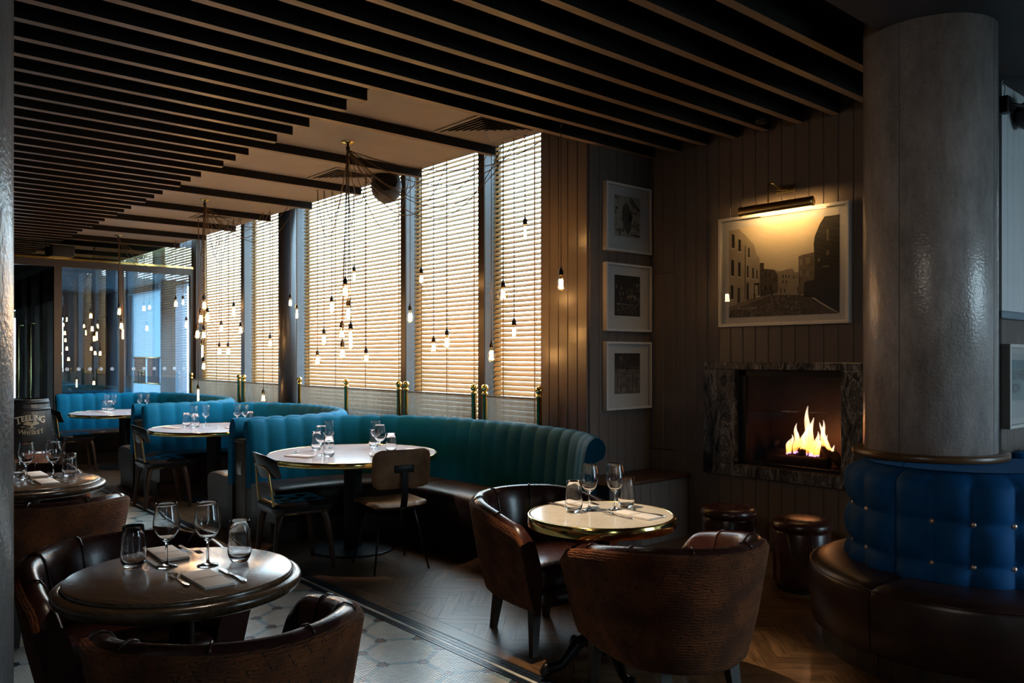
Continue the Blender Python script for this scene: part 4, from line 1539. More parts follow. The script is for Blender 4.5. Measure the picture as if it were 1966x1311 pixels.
mb.lathe([(0.338, 0.700), (0.350, 0.700), (0.353, 0.703), (0.353, 0.750), (0.350, 0.7535), (0.339, 0.7535), (0.338, 0.700)], 72)
part('brass_rim', mb, M_brass, cm)
mb = MB()
mb.lathe([(0.16, 0.712), (0.05, 0.69), (0.032, 0.64), (0.045, 0.60), (0.028, 0.55), (0.028, 0.38), (0.045, 0.34), (0.055, 0.28), (0.035, 0.22), (0.06, 0.16), (0.075, 0.12), (0.05, 0.09)], 24)
part('pedestal', mb, M_iron, cm)
for k in range(4):
    a = 1.24 + k * PI / 2
    lm = MB()
    P = [(0.03, 0.17), (0.08, 0.165), (0.13, 0.145), (0.17, 0.10), (0.21, 0.06), (0.27, 0.05), (0.29, 0.06), (0.30, 0.042), (0.29, 0.022)]
    lm.tube([(r * math.cos(a), r * math.sin(a), z) for r, z in P], [0.028, 0.030, 0.030, 0.026, 0.024, 0.026, 0.022, 0.022, 0.022], 8)
    part('scroll_foot', lm, M_iron, cm)

# ------------------------------------------------------------------ side chairs
def black_chair(label, loc, rz):
    t = thing('side_chair', label, 'chair', loc, rz, 'black leather chairs with brass back frames')
    # faces +x; seat pad with three dimples a side
    rows = []
    N, K = 28, 28
    mb = MB()
    def pad(u, v):
        x, y = (u - 0.5) * 0.44, (v - 0.5) * (0.42 + 0.04 * u)
        e = min(u, 1 - u, v, 1 - v)
        z = 0.455 + 0.034 * min(1, (e / 0.10)) ** 0.5
        for (cx, cy) in ((-0.09, -0.08), (-0.09, 0.08), (0.08, -0.09), (0.08, 0.09), (0.0, 0.0)):
            d = math.hypot(x - cx, y - cy)
            z -= 0.016 * math.exp(-(d / 0.020) ** 2) + 0.006 * math.exp(-(d / 0.05) ** 2)
        c = 0.06
        dx, dy = max(0, abs(x) - (0.22 - c)), max(0, abs(y) - ((0.42 + 0.04 * u) / 2 - c))
        if math.hypot(dx, dy) > c:
            f = c / math.hypot(dx, dy)
            x = math.copysign(0.22 - c + dx * f, x)
            y = math.copysign((0.42 + 0.04 * u) / 2 - c + dy * f, y)
        return (x, y, z)
    rows = [[pad(i / K, j / N) for j in range(N + 1)] for i in range(K + 1)]
    mb.grid(rows, flip=True)
    edge = [rows[0][j] for j in range(N + 1)] + [rows[i][N] for i in range(1, K + 1)] + [rows[K][j] for j in range(N - 1, -1, -1)] + [rows[i][0] for i in range(K - 1, 0, -1)]
    low = [(x * 0.98, y * 0.98, 0.425) for x, y, z in edge]
    mb.grid([edge, low], True, flip=True)
    mb.add(low, [tuple(range(len(low)))])
    part('seat_pad', mb, M_blackleather, t)
    mb = MB()
    mb.rbox((-0.19, -0.18, 0.395), (0.19, 0.18, 0.426), 0.008)
    part('seat_frame', mb, M_walnut, t)
    for sx in (-1, 1):
        for sy in (-1, 1):
            lm = MB()
            P = [(sx * 0.150, sy * 0.160, 0.412), (sx * 0.172, sy * 0.175, 0.36), (sx * 0.190, sy * 0.186, 0.25), (sx * 0.215, sy * 0.20, 0.0)]
            sp_ = smooth_path(P, 0.02)
            lm.tube(sp_, [0.024 - 0.011 * max(0, q / len(sp_) - 0.2) for q in range(len(sp_))], 8)
            part('leg', lm, M_walnut, t)
    # curved back
    mb = MB()
    rows = []
    NN = 16
    for face in (0, 1):
        rr_ = []
        for i in range(NN + 1):
            s = i / NN * 2 - 1
            a = s * 0.62
            row = []
            hgt = 0.16 * (1 - 0.20 * abs(s) ** 3)
            for k in range(9):
                q = k / 8
                z = 0.665 + hgt * q + 0.012 * (1 - abs(s)) * (1 if q > 0.5 else -1)
                th = 0.011 * (math.sin(PI * (0.06 + 0.88 * q)) ** 0.5) * (1 - abs(s) ** 6 * 0.7)
                off = -th if face else th
                r = 0.36
                cx = 0.13
                lean = -0.05 * (z - 0.66) / 0.16
                row.append((cx - (r - off) * math.cos(a) + lean - 0.0, (r - off) * math.sin(a), z))
            rr_.append(row)
        rows.append(rr_)
    mb.grid(rows[0])
    mb.grid(rows[1], flip=True)
    e0 = lambda r: [row[0] for row in r[:]]
    mb.grid([[r[0] for r in rows[0]], [r[0] for r in rows[1]]], flip=True)
    mb.grid([[r[-1] for r in rows[0]], [r[-1] for r in rows[1]]])
    mb.grid([rows[0][0], rows[1][0]])
    mb.grid([rows[0][-1], rows[1][-1]], flip=True)
    part('backrest', mb, M_blackleather, t)
    mb = MB()
    for sy in (-1, 1):
        mb.tube(smooth_path([(-0.04, sy * 0.175, 0.405), (-0.15, sy * 0.170, 0.410), (-0.20, sy * 0.160, 0.46), (-0.222, sy * 0.148, 0.60), (-0.236, sy * 0.128, 0.720), (-0.256, sy * 0.085, 0.742), (-0.262, 0.0, 0.744)], 0.02), 0.0085, 8)
    part('brass_back_frame', mb, M_brass_dk, t)
    return t
bc0 = black_chair('black leather chair with brass back frame at the nearest booth table', (-5.43, 2.645, 0), deg(84))
dup(bc0, (-8.49, 2.70, 0), deg(88), 'black leather chair with brass back frame at the middle booth table')
dup(bc0, (-11.86, 2.66, 0), deg(88), 'black leather chair with brass back frame at the farthest booth table, beside the barrel')
def tan_chair(label, loc, rz):
    t = thing('tan_chair', label, 'chair', loc, rz)
    mb = MB()
    K, N = 24, 32
    def pad(u, v, top):
        x, y = (u - 0.5) * 0.42, (v - 0.5) * 0.44
        e = min(u, 1 - u, v, 1 - v)
        th = 0.024 * min(1, e / 0.09) ** 0.5
        z = 0.452 + 0.018 * (2 * (v - 0.5)) ** 2 + (0.012 if u > 0.8 else 0) * -((u - 0.8) / 0.2) ** 2
        rib = 0.004 * abs(math.sin(PI * v * 14)) if 0.2 < v < 0.8 and top else 0
        c = 0.09
        dx, dy = max(0, abs(x) - (0.21 - c)), max(0, abs(y) - (0.22 - c))
        if math.hypot(dx, dy) > c:
            f = c / math.hypot(dx, dy)
            x, y = math.copysign(0.21 - c + dx * f, x), math.copysign(0.22 - c + dy * f, y)
        return (x, y, z + (th + rib if top else -th * 0.6))
    mb.grid([[pad(i / K, j / N, True) for j in range(N + 1)] for i in range(K + 1)], flip=True)
    mb.grid([[pad(i / K, j / N, False) for j in range(N + 1)] for i in range(K + 1)])
    part('seat_pad', mb, M_tan, t)
    # backrest: rounded, bowed panel; front tan leather, rear suede
    def back(u, v, rear):
        y, z = (u - 0.5) * 0.44, 0.585 + v * 0.275
        c = 0.07
        zc = 0.7225
        dy, dz = max(0, abs(y) - (0.22 - c)), max(0, abs(z - zc) - (0.1375 - c))
        if math.hypot(dy, dz) > c:
            f = c / math.hypot(dy, dz)
            y, z = math.copysign(0.22 - c + dy * f, y), zc + math.copysign(0.1375 - c + dz * f, z - zc)
        e = min(u, 1 - u, v, 1 - v)
        th = 0.016 * min(1, e / 0.08) ** 0.5
        x = -0.225 - 0.10 * (z - 0.585) + 0.75 * y * y
        rib = 0.004 * abs(math.sin(PI * u * 14)) if not rear and 0.15 < u < 0.85 else 0
        return (x - th if rear else x + th + rib, y, z)
    mb = MB()
    mb.grid([[back(i / 32, j / 20, False) for j in range(21)] for i in range(33)])
    part('back_cushion', mb, M_tan, t)
    mb = MB()
    mb.grid([[back(i / 32, j / 20, True) for j in range(21)] for i in range(33)], flip=True)
    part('back_shell', mb, M_tanback, t)
    mb = MB()
    pts = smooth_path([(0.05, 0, 0.432), (-0.14, 0, 0.430), (-0.222, 0, 0.448), (-0.252, 0, 0.50), (-0.262, 0, 0.60), (-0.266, 0, 0.715)], 0.015)
    rows = []
    for i, p in enumerate(pts):
        d = (pts[min(i + 1, len(pts) - 1)] - pts[max(0, i - 1)]).normalized()
        nx, nz = -d.z, d.x
        w = 0.024
        rows.append([(p.x + nx * 0.004, -w, p.z + nz * 0.004), (p.x + nx * 0.004, w, p.z + nz * 0.004), (p.x - nx * 0.004, w, p.z - nz * 0.004), (p.x - nx * 0.004, -w, p.z - nz * 0.004)])
    mb.grid(rows, True, smooth=False)
    mb.add(rows[0], [(0, 1, 2, 3)])
    mb.add(rows[-1], [(3, 2, 1, 0)])
    part('spine_bar', mb, M_blackmetal, t)
    mb = MB()
    mb.rbox((-0.264, -0.072, 0.700), (-0.252, 0.072, 0.752), 0.004)
    pl = part('back_plate', mb, M_blackmetal, t)
    for sy in (-0.058, 0.058):
        for sz in (0.712, 0.740):
            s = MB()
            s.lathe([(0.0, 0.003), (0.004, 0.002), (0.0055, 0.0)], 8, M=T(-0.264, sy, sz) @ Matrix.Rotation(-PI / 2, 4, 'Y'))
            part('bolt', s, M_blackmetal, pl)
    mb = MB()
    mb.rbox((-0.13, -0.14, 0.422), (0.13, 0.14, 0.436), 0.004)
    part('seat_plate', mb, M_blackmetal, t)
    for sx in (-1, 1):
        for sy in (-1, 1):
            lm = MB()
            lm.tube([(sx * 0.115, sy * 0.125, 0.43), (sx * 0.215, sy * 0.205, 0.0)], [0.011, 0.007], 8)
            part('leg', lm, M_blackmetal, t)
    return t
tan_chair('tan leather chair with a black steel spine at the nearest booth table', (-4.985, 3.17, 0), deg(170))

# ------------------------------------------------------------------ leather stools
def stool(label, loc):
    t = thing('leather_stool', label, 'stool', loc, 0, 'low round leather stools under the fireplace')
    mb = MB()
    mb.lathe([(0.165, 0.02), (0.178, 0.06), (0.182, 0.22), (0.178, 0.37), (0.172, 0.385)], 32)
    part('drum', mb, M_leather_ox, t)
    mb = MB()
    mb.lathe([(0.172, 0.386), (0.186, 0.392), (0.190, 0.412), (0.184, 0.436), (0.165, 0.450), (0.10, 0.460), (0.0, 0.462)], 32)
    part('seat_pad', mb, M_leather_ox, t)
    mb = MB()
    mb.lathe([(0.1905, 0.408), (0.194, 0.412), (0.1905, 0.416)], 32)
    part('piping', mb, M_leather_ox, t)
    mb = MB()
    mb.lathe([(0.155, 0.0), (0.155, 0.02), (0.0, 0.02)], 32)
    part('foot', mb, M_blackmetal, t)
    for k in range(8):
        a = k * PI / 4
        s = MB()
        s.tube([(0.176 * math.cos(a), 0.176 * math.sin(a), 0.05), (0.184 * math.cos(a + .2), 0.184 * math.sin(a + .2), 0.22), (0.174 * math.cos(a), 0.174 * math.sin(a), 0.384)], 0.005, 5)
        part('lacing', s, M_leather_ox, t)
    return t
s0 = stool('round oxblood leather stool under the fireplace, nearer the blue column bench', (-2.74, 4.88, 0))
dup(s0, (-3.31, 4.90, 0), 0.3, 'round oxblood leather stool under the fireplace, nearer the corner ledge')
# ------------------------------------------------------------------ brass posts and cafe curtains
def fabric(name, col, through):
    m = bpy.data.materials.new(name)
    m.use_nodes = True
    t = m.node_tree
    for n in list(t.nodes):
        t.nodes.remove(n)
    out = t.nodes.new('ShaderNodeOutputMaterial')
    d = t.nodes.new('ShaderNodeBsdfDiffuse')
    tl = t.nodes.new('ShaderNodeBsdfTranslucent')
    tr = t.nodes.new('ShaderNodeBsdfTransparent')
    m1, m2 = t.nodes.new('ShaderNodeMixShader'), t.nodes.new('ShaderNodeMixShader')
    tc = t.nodes.new('ShaderNodeTexCoord')
    mp = t.nodes.new('ShaderNodeMapping')
    mp.inputs['Scale'].default_value = (60, 1, 2)
    nz = t.nodes.new('ShaderNodeTexNoise')
    nz.inputs['Scale'].default_value = 1.5
    nz.inputs['Detail'].default_value = 4
    t.links.new(tc.outputs['Object'], mp.inputs[0])
    t.links.new(mp.outputs[0], nz.inputs['Vector'])
    r = t.nodes.new('ShaderNodeValToRGB')
    r.color_ramp.elements[0].color = c4([x * 0.75 for x in col])
    r.color_ramp.elements[1].color = c4(col)
    t.links.new(nz.outputs['Fac'], r.inputs[0])
    t.links.new(r.outputs[0], d.inputs[0])
    t.links.new(r.outputs[0], tl.inputs[0])
    m1.inputs[0].default_value = 0.5
    m2.inputs[0].default_value = through
    t.links.new(d.outputs[0], m1.inputs[1])
    t.links.new(tl.outputs[0], m1.inputs[2])
    t.links.new(m1.outputs[0], m2.inputs[1])
    t.links.new(tr.outputs[0], m2.inputs[2])
    t.links.new(m2.outputs[0], out.inputs[0])
    return m
M_net = fabric('linen_net', (0.24, 0.205, 0.165), 0.14)
PY = 4.70
def post_mesh():
    p, f = MB(), MB()
    p.lathe([(0.05, 0.0), (0.05, 0.012), (0.026, 0.018), (0.024, 0.03), (0.024, 1.155), (0.030, 1.160), (0.030, 1.172), (0.022, 1.178), (0.018, 1.186)], 20)
    f.lathe([(0.012, 1.183), (0.020, 1.188), (0.030, 1.202), (0.034, 1.219), (0.031, 1.236), (0.020, 1.249), (0.0, 1.254)], 20)
    return p.mesh('pole', M_brass), f.mesh('ball_finial', M_brass)
pm, fm = post_mesh()
POSTS = [(-5.055, 'brass ball-topped post against the panelled wall at the right end of the cafe curtains'),
         (-5.787, 'brass ball-topped post, right one of the pair between the two nearest windows'),
         (-5.949, 'brass ball-topped post, left one of the pair between the two nearest windows'),
         (-7.088, 'brass ball-topped post, right one of the pair at the right edge of the widest window'),
         (-7.222, 'brass ball-topped post, left one of the pair at the right edge of the widest window'),
         (-8.327, 'brass ball-topped post standing alone in the middle of the widest window'),
         (-9.51, 'brass ball-topped post just right of the round dark post'),
         (-11.249, 'brass ball-topped post, right one of the far pair left of the round dark post'),
         (-11.416, 'brass ball-topped post, left one of the far pair left of the round dark post'),
         (-13.354, 'farthest brass ball-topped post, beside the glass screen')]
for x, lab in POSTS:
    t = thing('brass_post', lab, 'post', (x, PY, 0), 0, 'brass posts holding the cafe curtains')
    place('pole', pm, t)
    place('ball_finial', fm, t)
for a, b, lab in ((-5.787, -5.055, 'linen cafe curtain next to the panelled wall'), (-7.088, -5.949, 'linen cafe curtain below the second window from the panelled wall'),
                  (-8.327, -7.222, 'linen cafe curtain, right half below the widest window'), (-9.51, -8.327, 'linen cafe curtain, left half below the widest window'),
                  (-11.249, -9.85, 'linen cafe curtain left of the round dark post'), (-13.354, -11.416, 'farthest linen cafe curtain, next to the glass screen')):
    t = thing('cafe_curtain', lab, 'curtain', (a, PY, 0), 0, 'linen cafe curtains behind the banquettes')
    L = b - a
    mb = MB()
    mb.tube([(0.0265, 0, 1.145), (L - 0.0265, 0, 1.145)], 0.006, 8)
    part('rod', mb, M_brass_dk, t)
    mb = MB()
    N = int(L / 0.012)
    rows = []
    for z in (0.80, 0.95, 1.10, 1.137, 1.146, 1.153):
        row = []
        for i in range(N + 1):
            x = 0.03 + (L - 0.06) * i / N
            y = 0.006 * math.sin(x * 60 + 0.6 * math.sin(x * 9)) + 0.004 * math.sin(x * 23)
            row.append((x, y * (0.25 if z > 1.12 else 1) - (0.007 if z > 1.13 else 0), z))
        rows.append(row)
    mb.grid(rows)
    part('fabric', mb, M_net, t)

# ------------------------------------------------------------------ ceiling roses, bulbs and their swagged cords
ROSE_OBJ = {}
ROSES = [(-6.084, 3.449), (-9.40, 3.463), (-12.99, 3.50)]
for k, (x, y) in enumerate(ROSES):
    t = ROSE_OBJ[k] = thing('ceiling_rose', ('brass ceiling rose of the nearest cluster of bare bulbs', 'brass ceiling rose of the middle cluster of bare bulbs', 'brass ceiling rose of the cluster by the glass screen')[k], 'ceiling rose', (x, y, 3.325), 0, 'brass ceiling roses')
    mb = MB()
    mb.lathe([(0.0, -0.022), (0.03, -0.020), (0.050, -0.010), (0.056, -0.004), (0.056, 0.0)], 28)
    part('plate', mb, M_brass, t)
    mb = MB()
    mb.lathe([(0.0, -0.075), (0.016, -0.073), (0.018, -0.045), (0.010, -0.040), (0.010, -0.020)], 16)
    part('cord_grip', mb, M_socket, t)
PROF = {'st': [(0.013, 0.0), (0.014, -0.016), (0.019, -0.034), (0.028, -0.062), (0.032, -0.086), (0.029, -0.108), (0.019, -0.124), (0.008, -0.131), (0.0, -0.133)],
        'sts': [(0.012, 0.0), (0.013, -0.014), (0.017, -0.030), (0.022, -0.052), (0.024, -0.070), (0.020, -0.090), (0.010, -0.102), (0.0, -0.105)],
        'globe': [(0.014, 0.0), (0.015, -0.016), (0.026, -0.028), (0.040, -0.046), (0.047, -0.070), (0.044, -0.093), (0.032, -0.110), (0.014, -0.119), (0.0, -0.121)],
        'g80': [(0.013, 0.0), (0.014, -0.014), (0.024, -0.024), (0.035, -0.040), (0.040, -0.060), (0.036, -0.082), (0.024, -0.096), (0.010, -0.102), (0.0, -0.103)],
        'pear': [(0.013, 0.0), (0.014, -0.016), (0.018, -0.030), (0.027, -0.050), (0.032, -0.070), (0.030, -0.090), (0.020, -0.106), (0.008, -0.113), (0.0, -0.114)],
        'tube': [(0.013, 0.0), (0.016, -0.010), (0.017, -0.022), (0.017, -0.160), (0.014, -0.172), (0.006, -0.178), (0.0, -0.179)],
        'tubes': [(0.012, 0.0), (0.014, -0.010), (0.0145, -0.020), (0.0145, -0.112), (0.012, -0.122), (0.005, -0.127), (0.0, -0.128)]}
FIL = {'st': (0.018, 0.036, 0.110), 'sts': (0.014, 0.028, 0.090), 'globe': (0.020, 0.036, 0.100), 'g80': (0.018, 0.030, 0.088), 'pear': (0.018, 0.034, 0.098), 'tube': (0.010, 0.026, 0.160), 'tubes': (0.009, 0.022, 0.114)}
NAMES = {'st': 'tapered filament bulb', 'sts': 'small tapered filament bulb', 'globe': 'large globe filament bulb', 'g80': 'small globe filament bulb', 'pear': 'pear-shaped filament bulb', 'tube': 'long tube filament bulb', 'tubes': 'slim tube filament bulb'}
BM = {}
SWAGS = []
def bulb_meshes(k):
    if k not in BM:
        g, f, s = MB(), MB(), MB()
        g.lathe([(r, z - 0.058) for r, z in PROF[k]], 20)
        r, za, zb_ = FIL[k]
        pts = []
        n = 8
        for i in range(n):
            a = 2 * PI * i / n
            f.tube([(r * 0.7 * math.cos(a), r * 0.7 * math.sin(a), -za - 0.058), (r * math.cos(a + .3), r * math.sin(a + .3), -zb_ - 0.058)], 0.0020, 3, caps=False)
        s.lathe([(0.004, 0.0), (0.007, -0.004), (0.008, -0.016), (0.015, -0.022), (0.0185, -0.030), (0.0185, -0.052), (0.020, -0.054), (0.020, -0.062), (0.013, -0.064)], 16)
        BM[k] = (g.mesh('glass_bulb', M_bulbglass), f.mesh('filament', M_filament), s.mesh('lamp_holder', M_socket))
    return BM[k]
def bulb(kind, p, rose, hooked, where, sag=0.35):
    t = thing('pendant_bulb', 'glowing ' + NAMES[kind] + ' ' + where, 'bulb', p, 0, 'bare filament bulbs on brown cords')
    g, f, s = bulb_meshes(kind)
    place('glass_bulb', g, t)
    place('filament', f, t)
    place('lamp_holder', s, t)
    rx, ry = ROSES[rose]
    mb = MB()
    if hooked:
        hz = 3.304 - p[2]
        mb.tube([(0, 0, hz), (0, 0, hz * 0.66), (0, 0, hz * 0.33), (0, 0, -0.004)], 0.0036, 5)
        hk_ = MB()
        hk_.lathe([(0.012, hz + 0.020), (0.012, hz + 0.014), (0.004, hz + 0.010), (0.004, hz - 0.006), (0.0, hz - 0.008)], 10)
        part('cup_hook', hk_, M_brass_dk, t)
        SWAGS.append((rose, Vector((p[0] - rx, p[1] - ry, -0.018)), sag))
    else:
        d = Vector((p[0] - rx, p[1] - ry, 0))
        st = d.normalized() * 0.016
        a = Vector((rx - p[0] + st.x, ry - p[1] + st.y, 3.245 - p[2]))
        mb.tube([a, a.lerp(Vector((0, 0, 0)), 0.5) * 1.0, Vector((0, 0, -0.004))], 0.0036, 5)
    part('cord', mb, M_cord, t)
C1, C2, C3 = 'in the cluster over the nearest booth table', 'in the cluster over the middle booth', 'in the cluster by the glass screen'
BULBS = [
 ('globe', (-6.006, 3.38, 2.173), 0, 0, C1 + ', topmost'), ('st', (-6.033, 3.425, 1.999), 0, 0, C1), ('g80', (-6.247, 3.483, 1.82), 0, 0, C1),
 ('pear', (-6.155, 3.437, 1.655), 0, 0, C1), ('tube', (-5.976, 3.414, 1.8), 0, 0, C1),
 ('st', (-7.75, 4.2, 2.158), 0, 1, 'before the widest window, the upper of two there'), ('st', (-7.922, 4.2, 1.82), 0, 1, 'before the widest window, the lower of two there'),
 ('globe', (-8.07, 4.2, 1.591), 0, 1, 'hanging lowest before the widest window'), ('g80', (-7.048, 4.2, 1.604), 0, 1, 'hanging low before the widest window, right of the cluster'),
 ('tubes', (-7.456, 4.3, 2.462), 0, 1, 'hanging highest before the widest window'), ('sts', (-8.936, 4.3, 2.263), 1, 1, 'hanging in front of the round dark post'),
 ('tubes', (-8.869, 4.35, 2.139), 1, 1, 'beside the right edge of the round dark post'),
 ('st', (-6.639, 4.45, 2.025), 0, 1, 'before the mullion right of the widest window'), ('sts', (-6.447, 4.45, 2.371), 0, 1, 'hanging highest before the second window from the panelled wall'),
 ('st', (-6.035, 4.45, 1.769), 0, 1, 'in the middle of the second window from the panelled wall'), ('g80', (-6.245, 4.45, 1.706), 0, 1, 'lowest before the second window from the panelled wall'),
 ('st', (-5.39, 4.45, 1.648), 0, 1, 'hanging lowest beside the narrow nearest window'), ('globe', (-5.234, 4.45, 2.158), 0, 1, 'at the left edge of the narrow nearest window'),
 ('tubes', (-4.956, 4.45, 2.656), 0, 1, 'hanging highest before the narrow nearest window'), ('sts', (-5.093, 4.45, 1.831), 0, 1, 'hanging low before the narrow nearest window'),
 ('st', (-4.535, 4.45, 2.206), 0, 1, 'hanging in front of the grey panelled wall beside the windows'),
 ('st', (-9.338, 3.434, 2.23), 1, 0, C2 + ', topmost'), ('st', (-9.314, 3.461, 2.086), 1, 0, C2 + ', right of second level'), ('st', (-9.463, 3.441, 2.08), 1, 0, C2 + ', left of second level'),
 ('globe', (-9.34, 3.431, 1.883), 1, 0, C2), ('tube', (-9.47, 3.464, 1.724), 1, 0, C2), ('sts', (-9.241, 3.392, 1.518), 1, 0, C2 + ', lowest'), ('st', (-9.591, 3.448, 1.903), 1, 0, C2 + ', leftmost'),
 ('st', (-10.374, 4.2, 2.23), 1, 1, 'hanging highest before the farthest window'), ('pear', (-10.538, 4.1, 1.993), 1, 1, 'before the farthest window, at mid height'),
 ('g80', (-10.151, 4.2, 1.962), 1, 1, 'at the right edge of the farthest window'), ('pear', (-10.609, 4.1, 1.706), 1, 1, 'hanging low before the farthest window'),
 ('st', (-10.562, 4.2, 1.707), 1, 1, 'hanging low before the farthest window, right beside a pear bulb'), ('pear', (-9.492, 4.3, 1.798), 1, 1, 'before the narrow window left of the round dark post'),
 ('tube', (-10.54, 3.80, 1.165), 1, 1, 'hanging very low, just above the far banquettes'), ('pear', (-9.69, 4.3, 1.113), 1, 1, 'low before the linen curtain left of the dark post'),
 ('st', (-12.875, 3.48, 2.307), 2, 0, C3 + ', topmost'), ('st', (-12.854, 3.505, 2.097), 2, 0, C3 + ', second down'), ('tube', (-12.945, 3.551, 1.998), 2, 0, C3),
 ('st', (-12.884, 4.3, 2.46), 2, 1, 'before the glass screen, left of the high pair'), ('sts', (-12.853, 4.4, 2.473), 2, 1, 'before the glass screen, right of the high pair'), ('st', (-12.704, 4.4, 2.134), 2, 1, 'before the glass screen, lowest of its right side')]
for k, b_ in enumerate(BULBS):
    bulb(*b_, sag=0.26 + 0.34 * ((k * 7) % 5) / 4)

for q, (rose, h, sag) in enumerate(SWAGS):
    a = Vector((0.008 * math.cos(q), 0.008 * math.sin(q), -0.07))
    pts = []
    for i in range(17):
        s_ = i / 16
        v = a.lerp(h, s_)
        v.z -= 4 * sag * s_ * (1 - s_) * (0.75 + 0.5 * s_)
        pts.append(v)
    mb = MB()
    mb.tube(pts, 0.0036, 5)
    part('swag_cord', mb, M_cord, ROSE_OBJ[rose])

# ------------------------------------------------------------------ ceiling air diffusers
def vent(label, x, y):
    t = thing('air_diffuser', label, 'vent', (x, y, 3.325), 0, 'square air diffusers in the plaster ceiling')
    S = 0.30
    mb = MB()
    for lo, hi in (((-S, -S, -0.012), (S, -S + 0.028, 0)), ((-S, S - 0.028, -0.012), (S, S, 0)), ((-S, -S + 0.028, -0.012), (-S + 0.028, S - 0.028, 0)), ((S - 0.028, -S + 0.028, -0.012), (S, S - 0.028, 0))):
        mb.box(lo, hi)
    part('frame', mb, M_plaster, t)
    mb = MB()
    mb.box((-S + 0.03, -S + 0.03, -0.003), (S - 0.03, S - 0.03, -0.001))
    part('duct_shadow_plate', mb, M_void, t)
    for k in range(6):
        r0 = 0.255 - k * 0.040
        r1 = r0 - 0.030
        mb = MB()
        o = [(-r0, -r0, -0.016), (r0, -r0, -0.016), (r0, r0, -0.016), (-r0, r0, -0.016)]
        i_ = [(-r1, -r1, -0.004), (r1, -r1, -0.004), (r1, r1, -0.004), (-r1, r1, -0.004)]
        v = o + i_ + [(a, b, c + 0.002) for a, b, c in o] + [(a, b, c + 0.002) for a, b, c in i_]
        f = []
        for q in range(4):
            n = (q + 1) % 4
            f += [(q, n, 4 + n, 4 + q), (8 + n, 8 + q, 12 + q, 12 + n), (q, 8 + q, 8 + n, n), (4 + q, 4 + n, 12 + n, 12 + q)]
        mb.add(v, f)
        part('louvre', mb, M_plaster, t)
vent('square slatted air diffuser in the plaster above the nearest windows', -5.03, 4.10)
vent('square slatted air diffuser in the plaster above the widest window', -7.26, 4.12)
vent('square slatted air diffuser in the plaster, farthest one, above the middle booth', -10.45, 4.05)

# ------------------------------------------------------------------ loudspeakers and spotlights
t = thing('wall_speaker', 'dark rounded loudspeaker hung under the plaster edge before the widest window', 'speaker', (-6.93, 4.36, 3.185))
mb = MB()
mb.lathe([(0.0, -0.12), (0.09, -0.12), (0.142, -0.105), (0.152, -0.05), (0.145, 0.03), (0.11, 0.10), (0.06, 0.14), (0.0, 0.145)], 28, M=Rz(2.6) @ Matrix.Rotation(2.0, 4, 'Y'))
part('cabinet', mb, mat('speaker_grey', (0.055, 0.055, 0.06), 0.5), t)
mb = MB()
mb.lathe([(0.0, -0.1225), (0.105, -0.1225), (0.112, -0.121)], 28, M=Rz(2.6) @ Matrix.Rotation(2.0, 4, 'Y'))
part('grille', mb, M_blackmetal, t)
mb = MB()
mb.rbox((-0.02, -0.02, 0.06), (0.02, 0.02, 0.134), 0.004)
part('bracket', mb, M_blackmetal, t)
t = thing('box_speaker', 'small black box loudspeaker above the head of the glass screen', 'speaker', (XG + 0.13, 2.86, 3.0))
mb = MB()
mb.rbox((-0.10, -0.155, 0.0), (0.10, 0.155, 0.165), 0.012)
part('cabinet', mb, M_blackmetal, t)
mb = MB()
mb.lathe([(0.0, 0.004), (0.008, 0.003), (0.010, 0.0)], 12, M=T(0.10, -0.10, 0.08) @ Matrix.Rotation(PI / 2, 4, 'Y'))
part('badge', mb, M_nickel, t)
mb = MB()
mb.rbox((0.099, -0.14, 0.012), (0.104, 0.14, 0.152), 0.002)
part('grille', mb, mat('speaker_mesh', (0.02, 0.018, 0.018), 0.8), t)
t = thing('wall_spotlight', 'black spotlight on a bracket high on the pale panelled alcove wall', 'spotlight', (XA, 5.75, 3.08))
mb = MB()
mb.rbox((0.0, -0.05, -0.03), (0.05, 0.03, 0.075), 0.006)
part('bracket', mb, M_blackmetal, t)
mb = MB()
mb.tube([(0.03, 0.0, 0.03), (0.07, 0.10, 0.03), (0.09, 0.16, 0.02)], 0.014, 8)
part('arm', mb, M_blackmetal, t)
mb = MB()
mb.lathe([(0.0, -0.10), (0.05, -0.095), (0.08, -0.07), (0.092, -0.02), (0.092, 0.06), (0.085, 0.085), (0.075, 0.075), (0.0, 0.06)], 24, M=T(0.10, 0.24, 0.0) @ Matrix.Rotation(1.2, 4, 'Y'))
part('head', mb, M_blackmetal, t)
mb = MB()
mb.tube([(0.02, -0.02, 0.075), (0.03, -0.03, 0.13), (0.012, -0.04, 0.16), (0.02, -0.05, 0.169)], 0.004, 6)
part('cable', mb, M_white, t)
t = thing('ceiling_spotlight', 'small dark spotlight hung between the beams near the picture light', 'spotlight', (-3.30, 5.30, 3.44))
mb = MB()
mb.lathe([(0.010, -0.14), (0.010, 0.0)], 10)
part('stem', mb, M_blackmetal, t)
mb = MB()
mb.lathe([(0.035, -0.215), (0.042, -0.213), (0.045, -0.195), (0.036, -0.150), (0.018, -0.135), (0.0, -0.134)], 20)
part('head', mb, M_blackmetal, t)

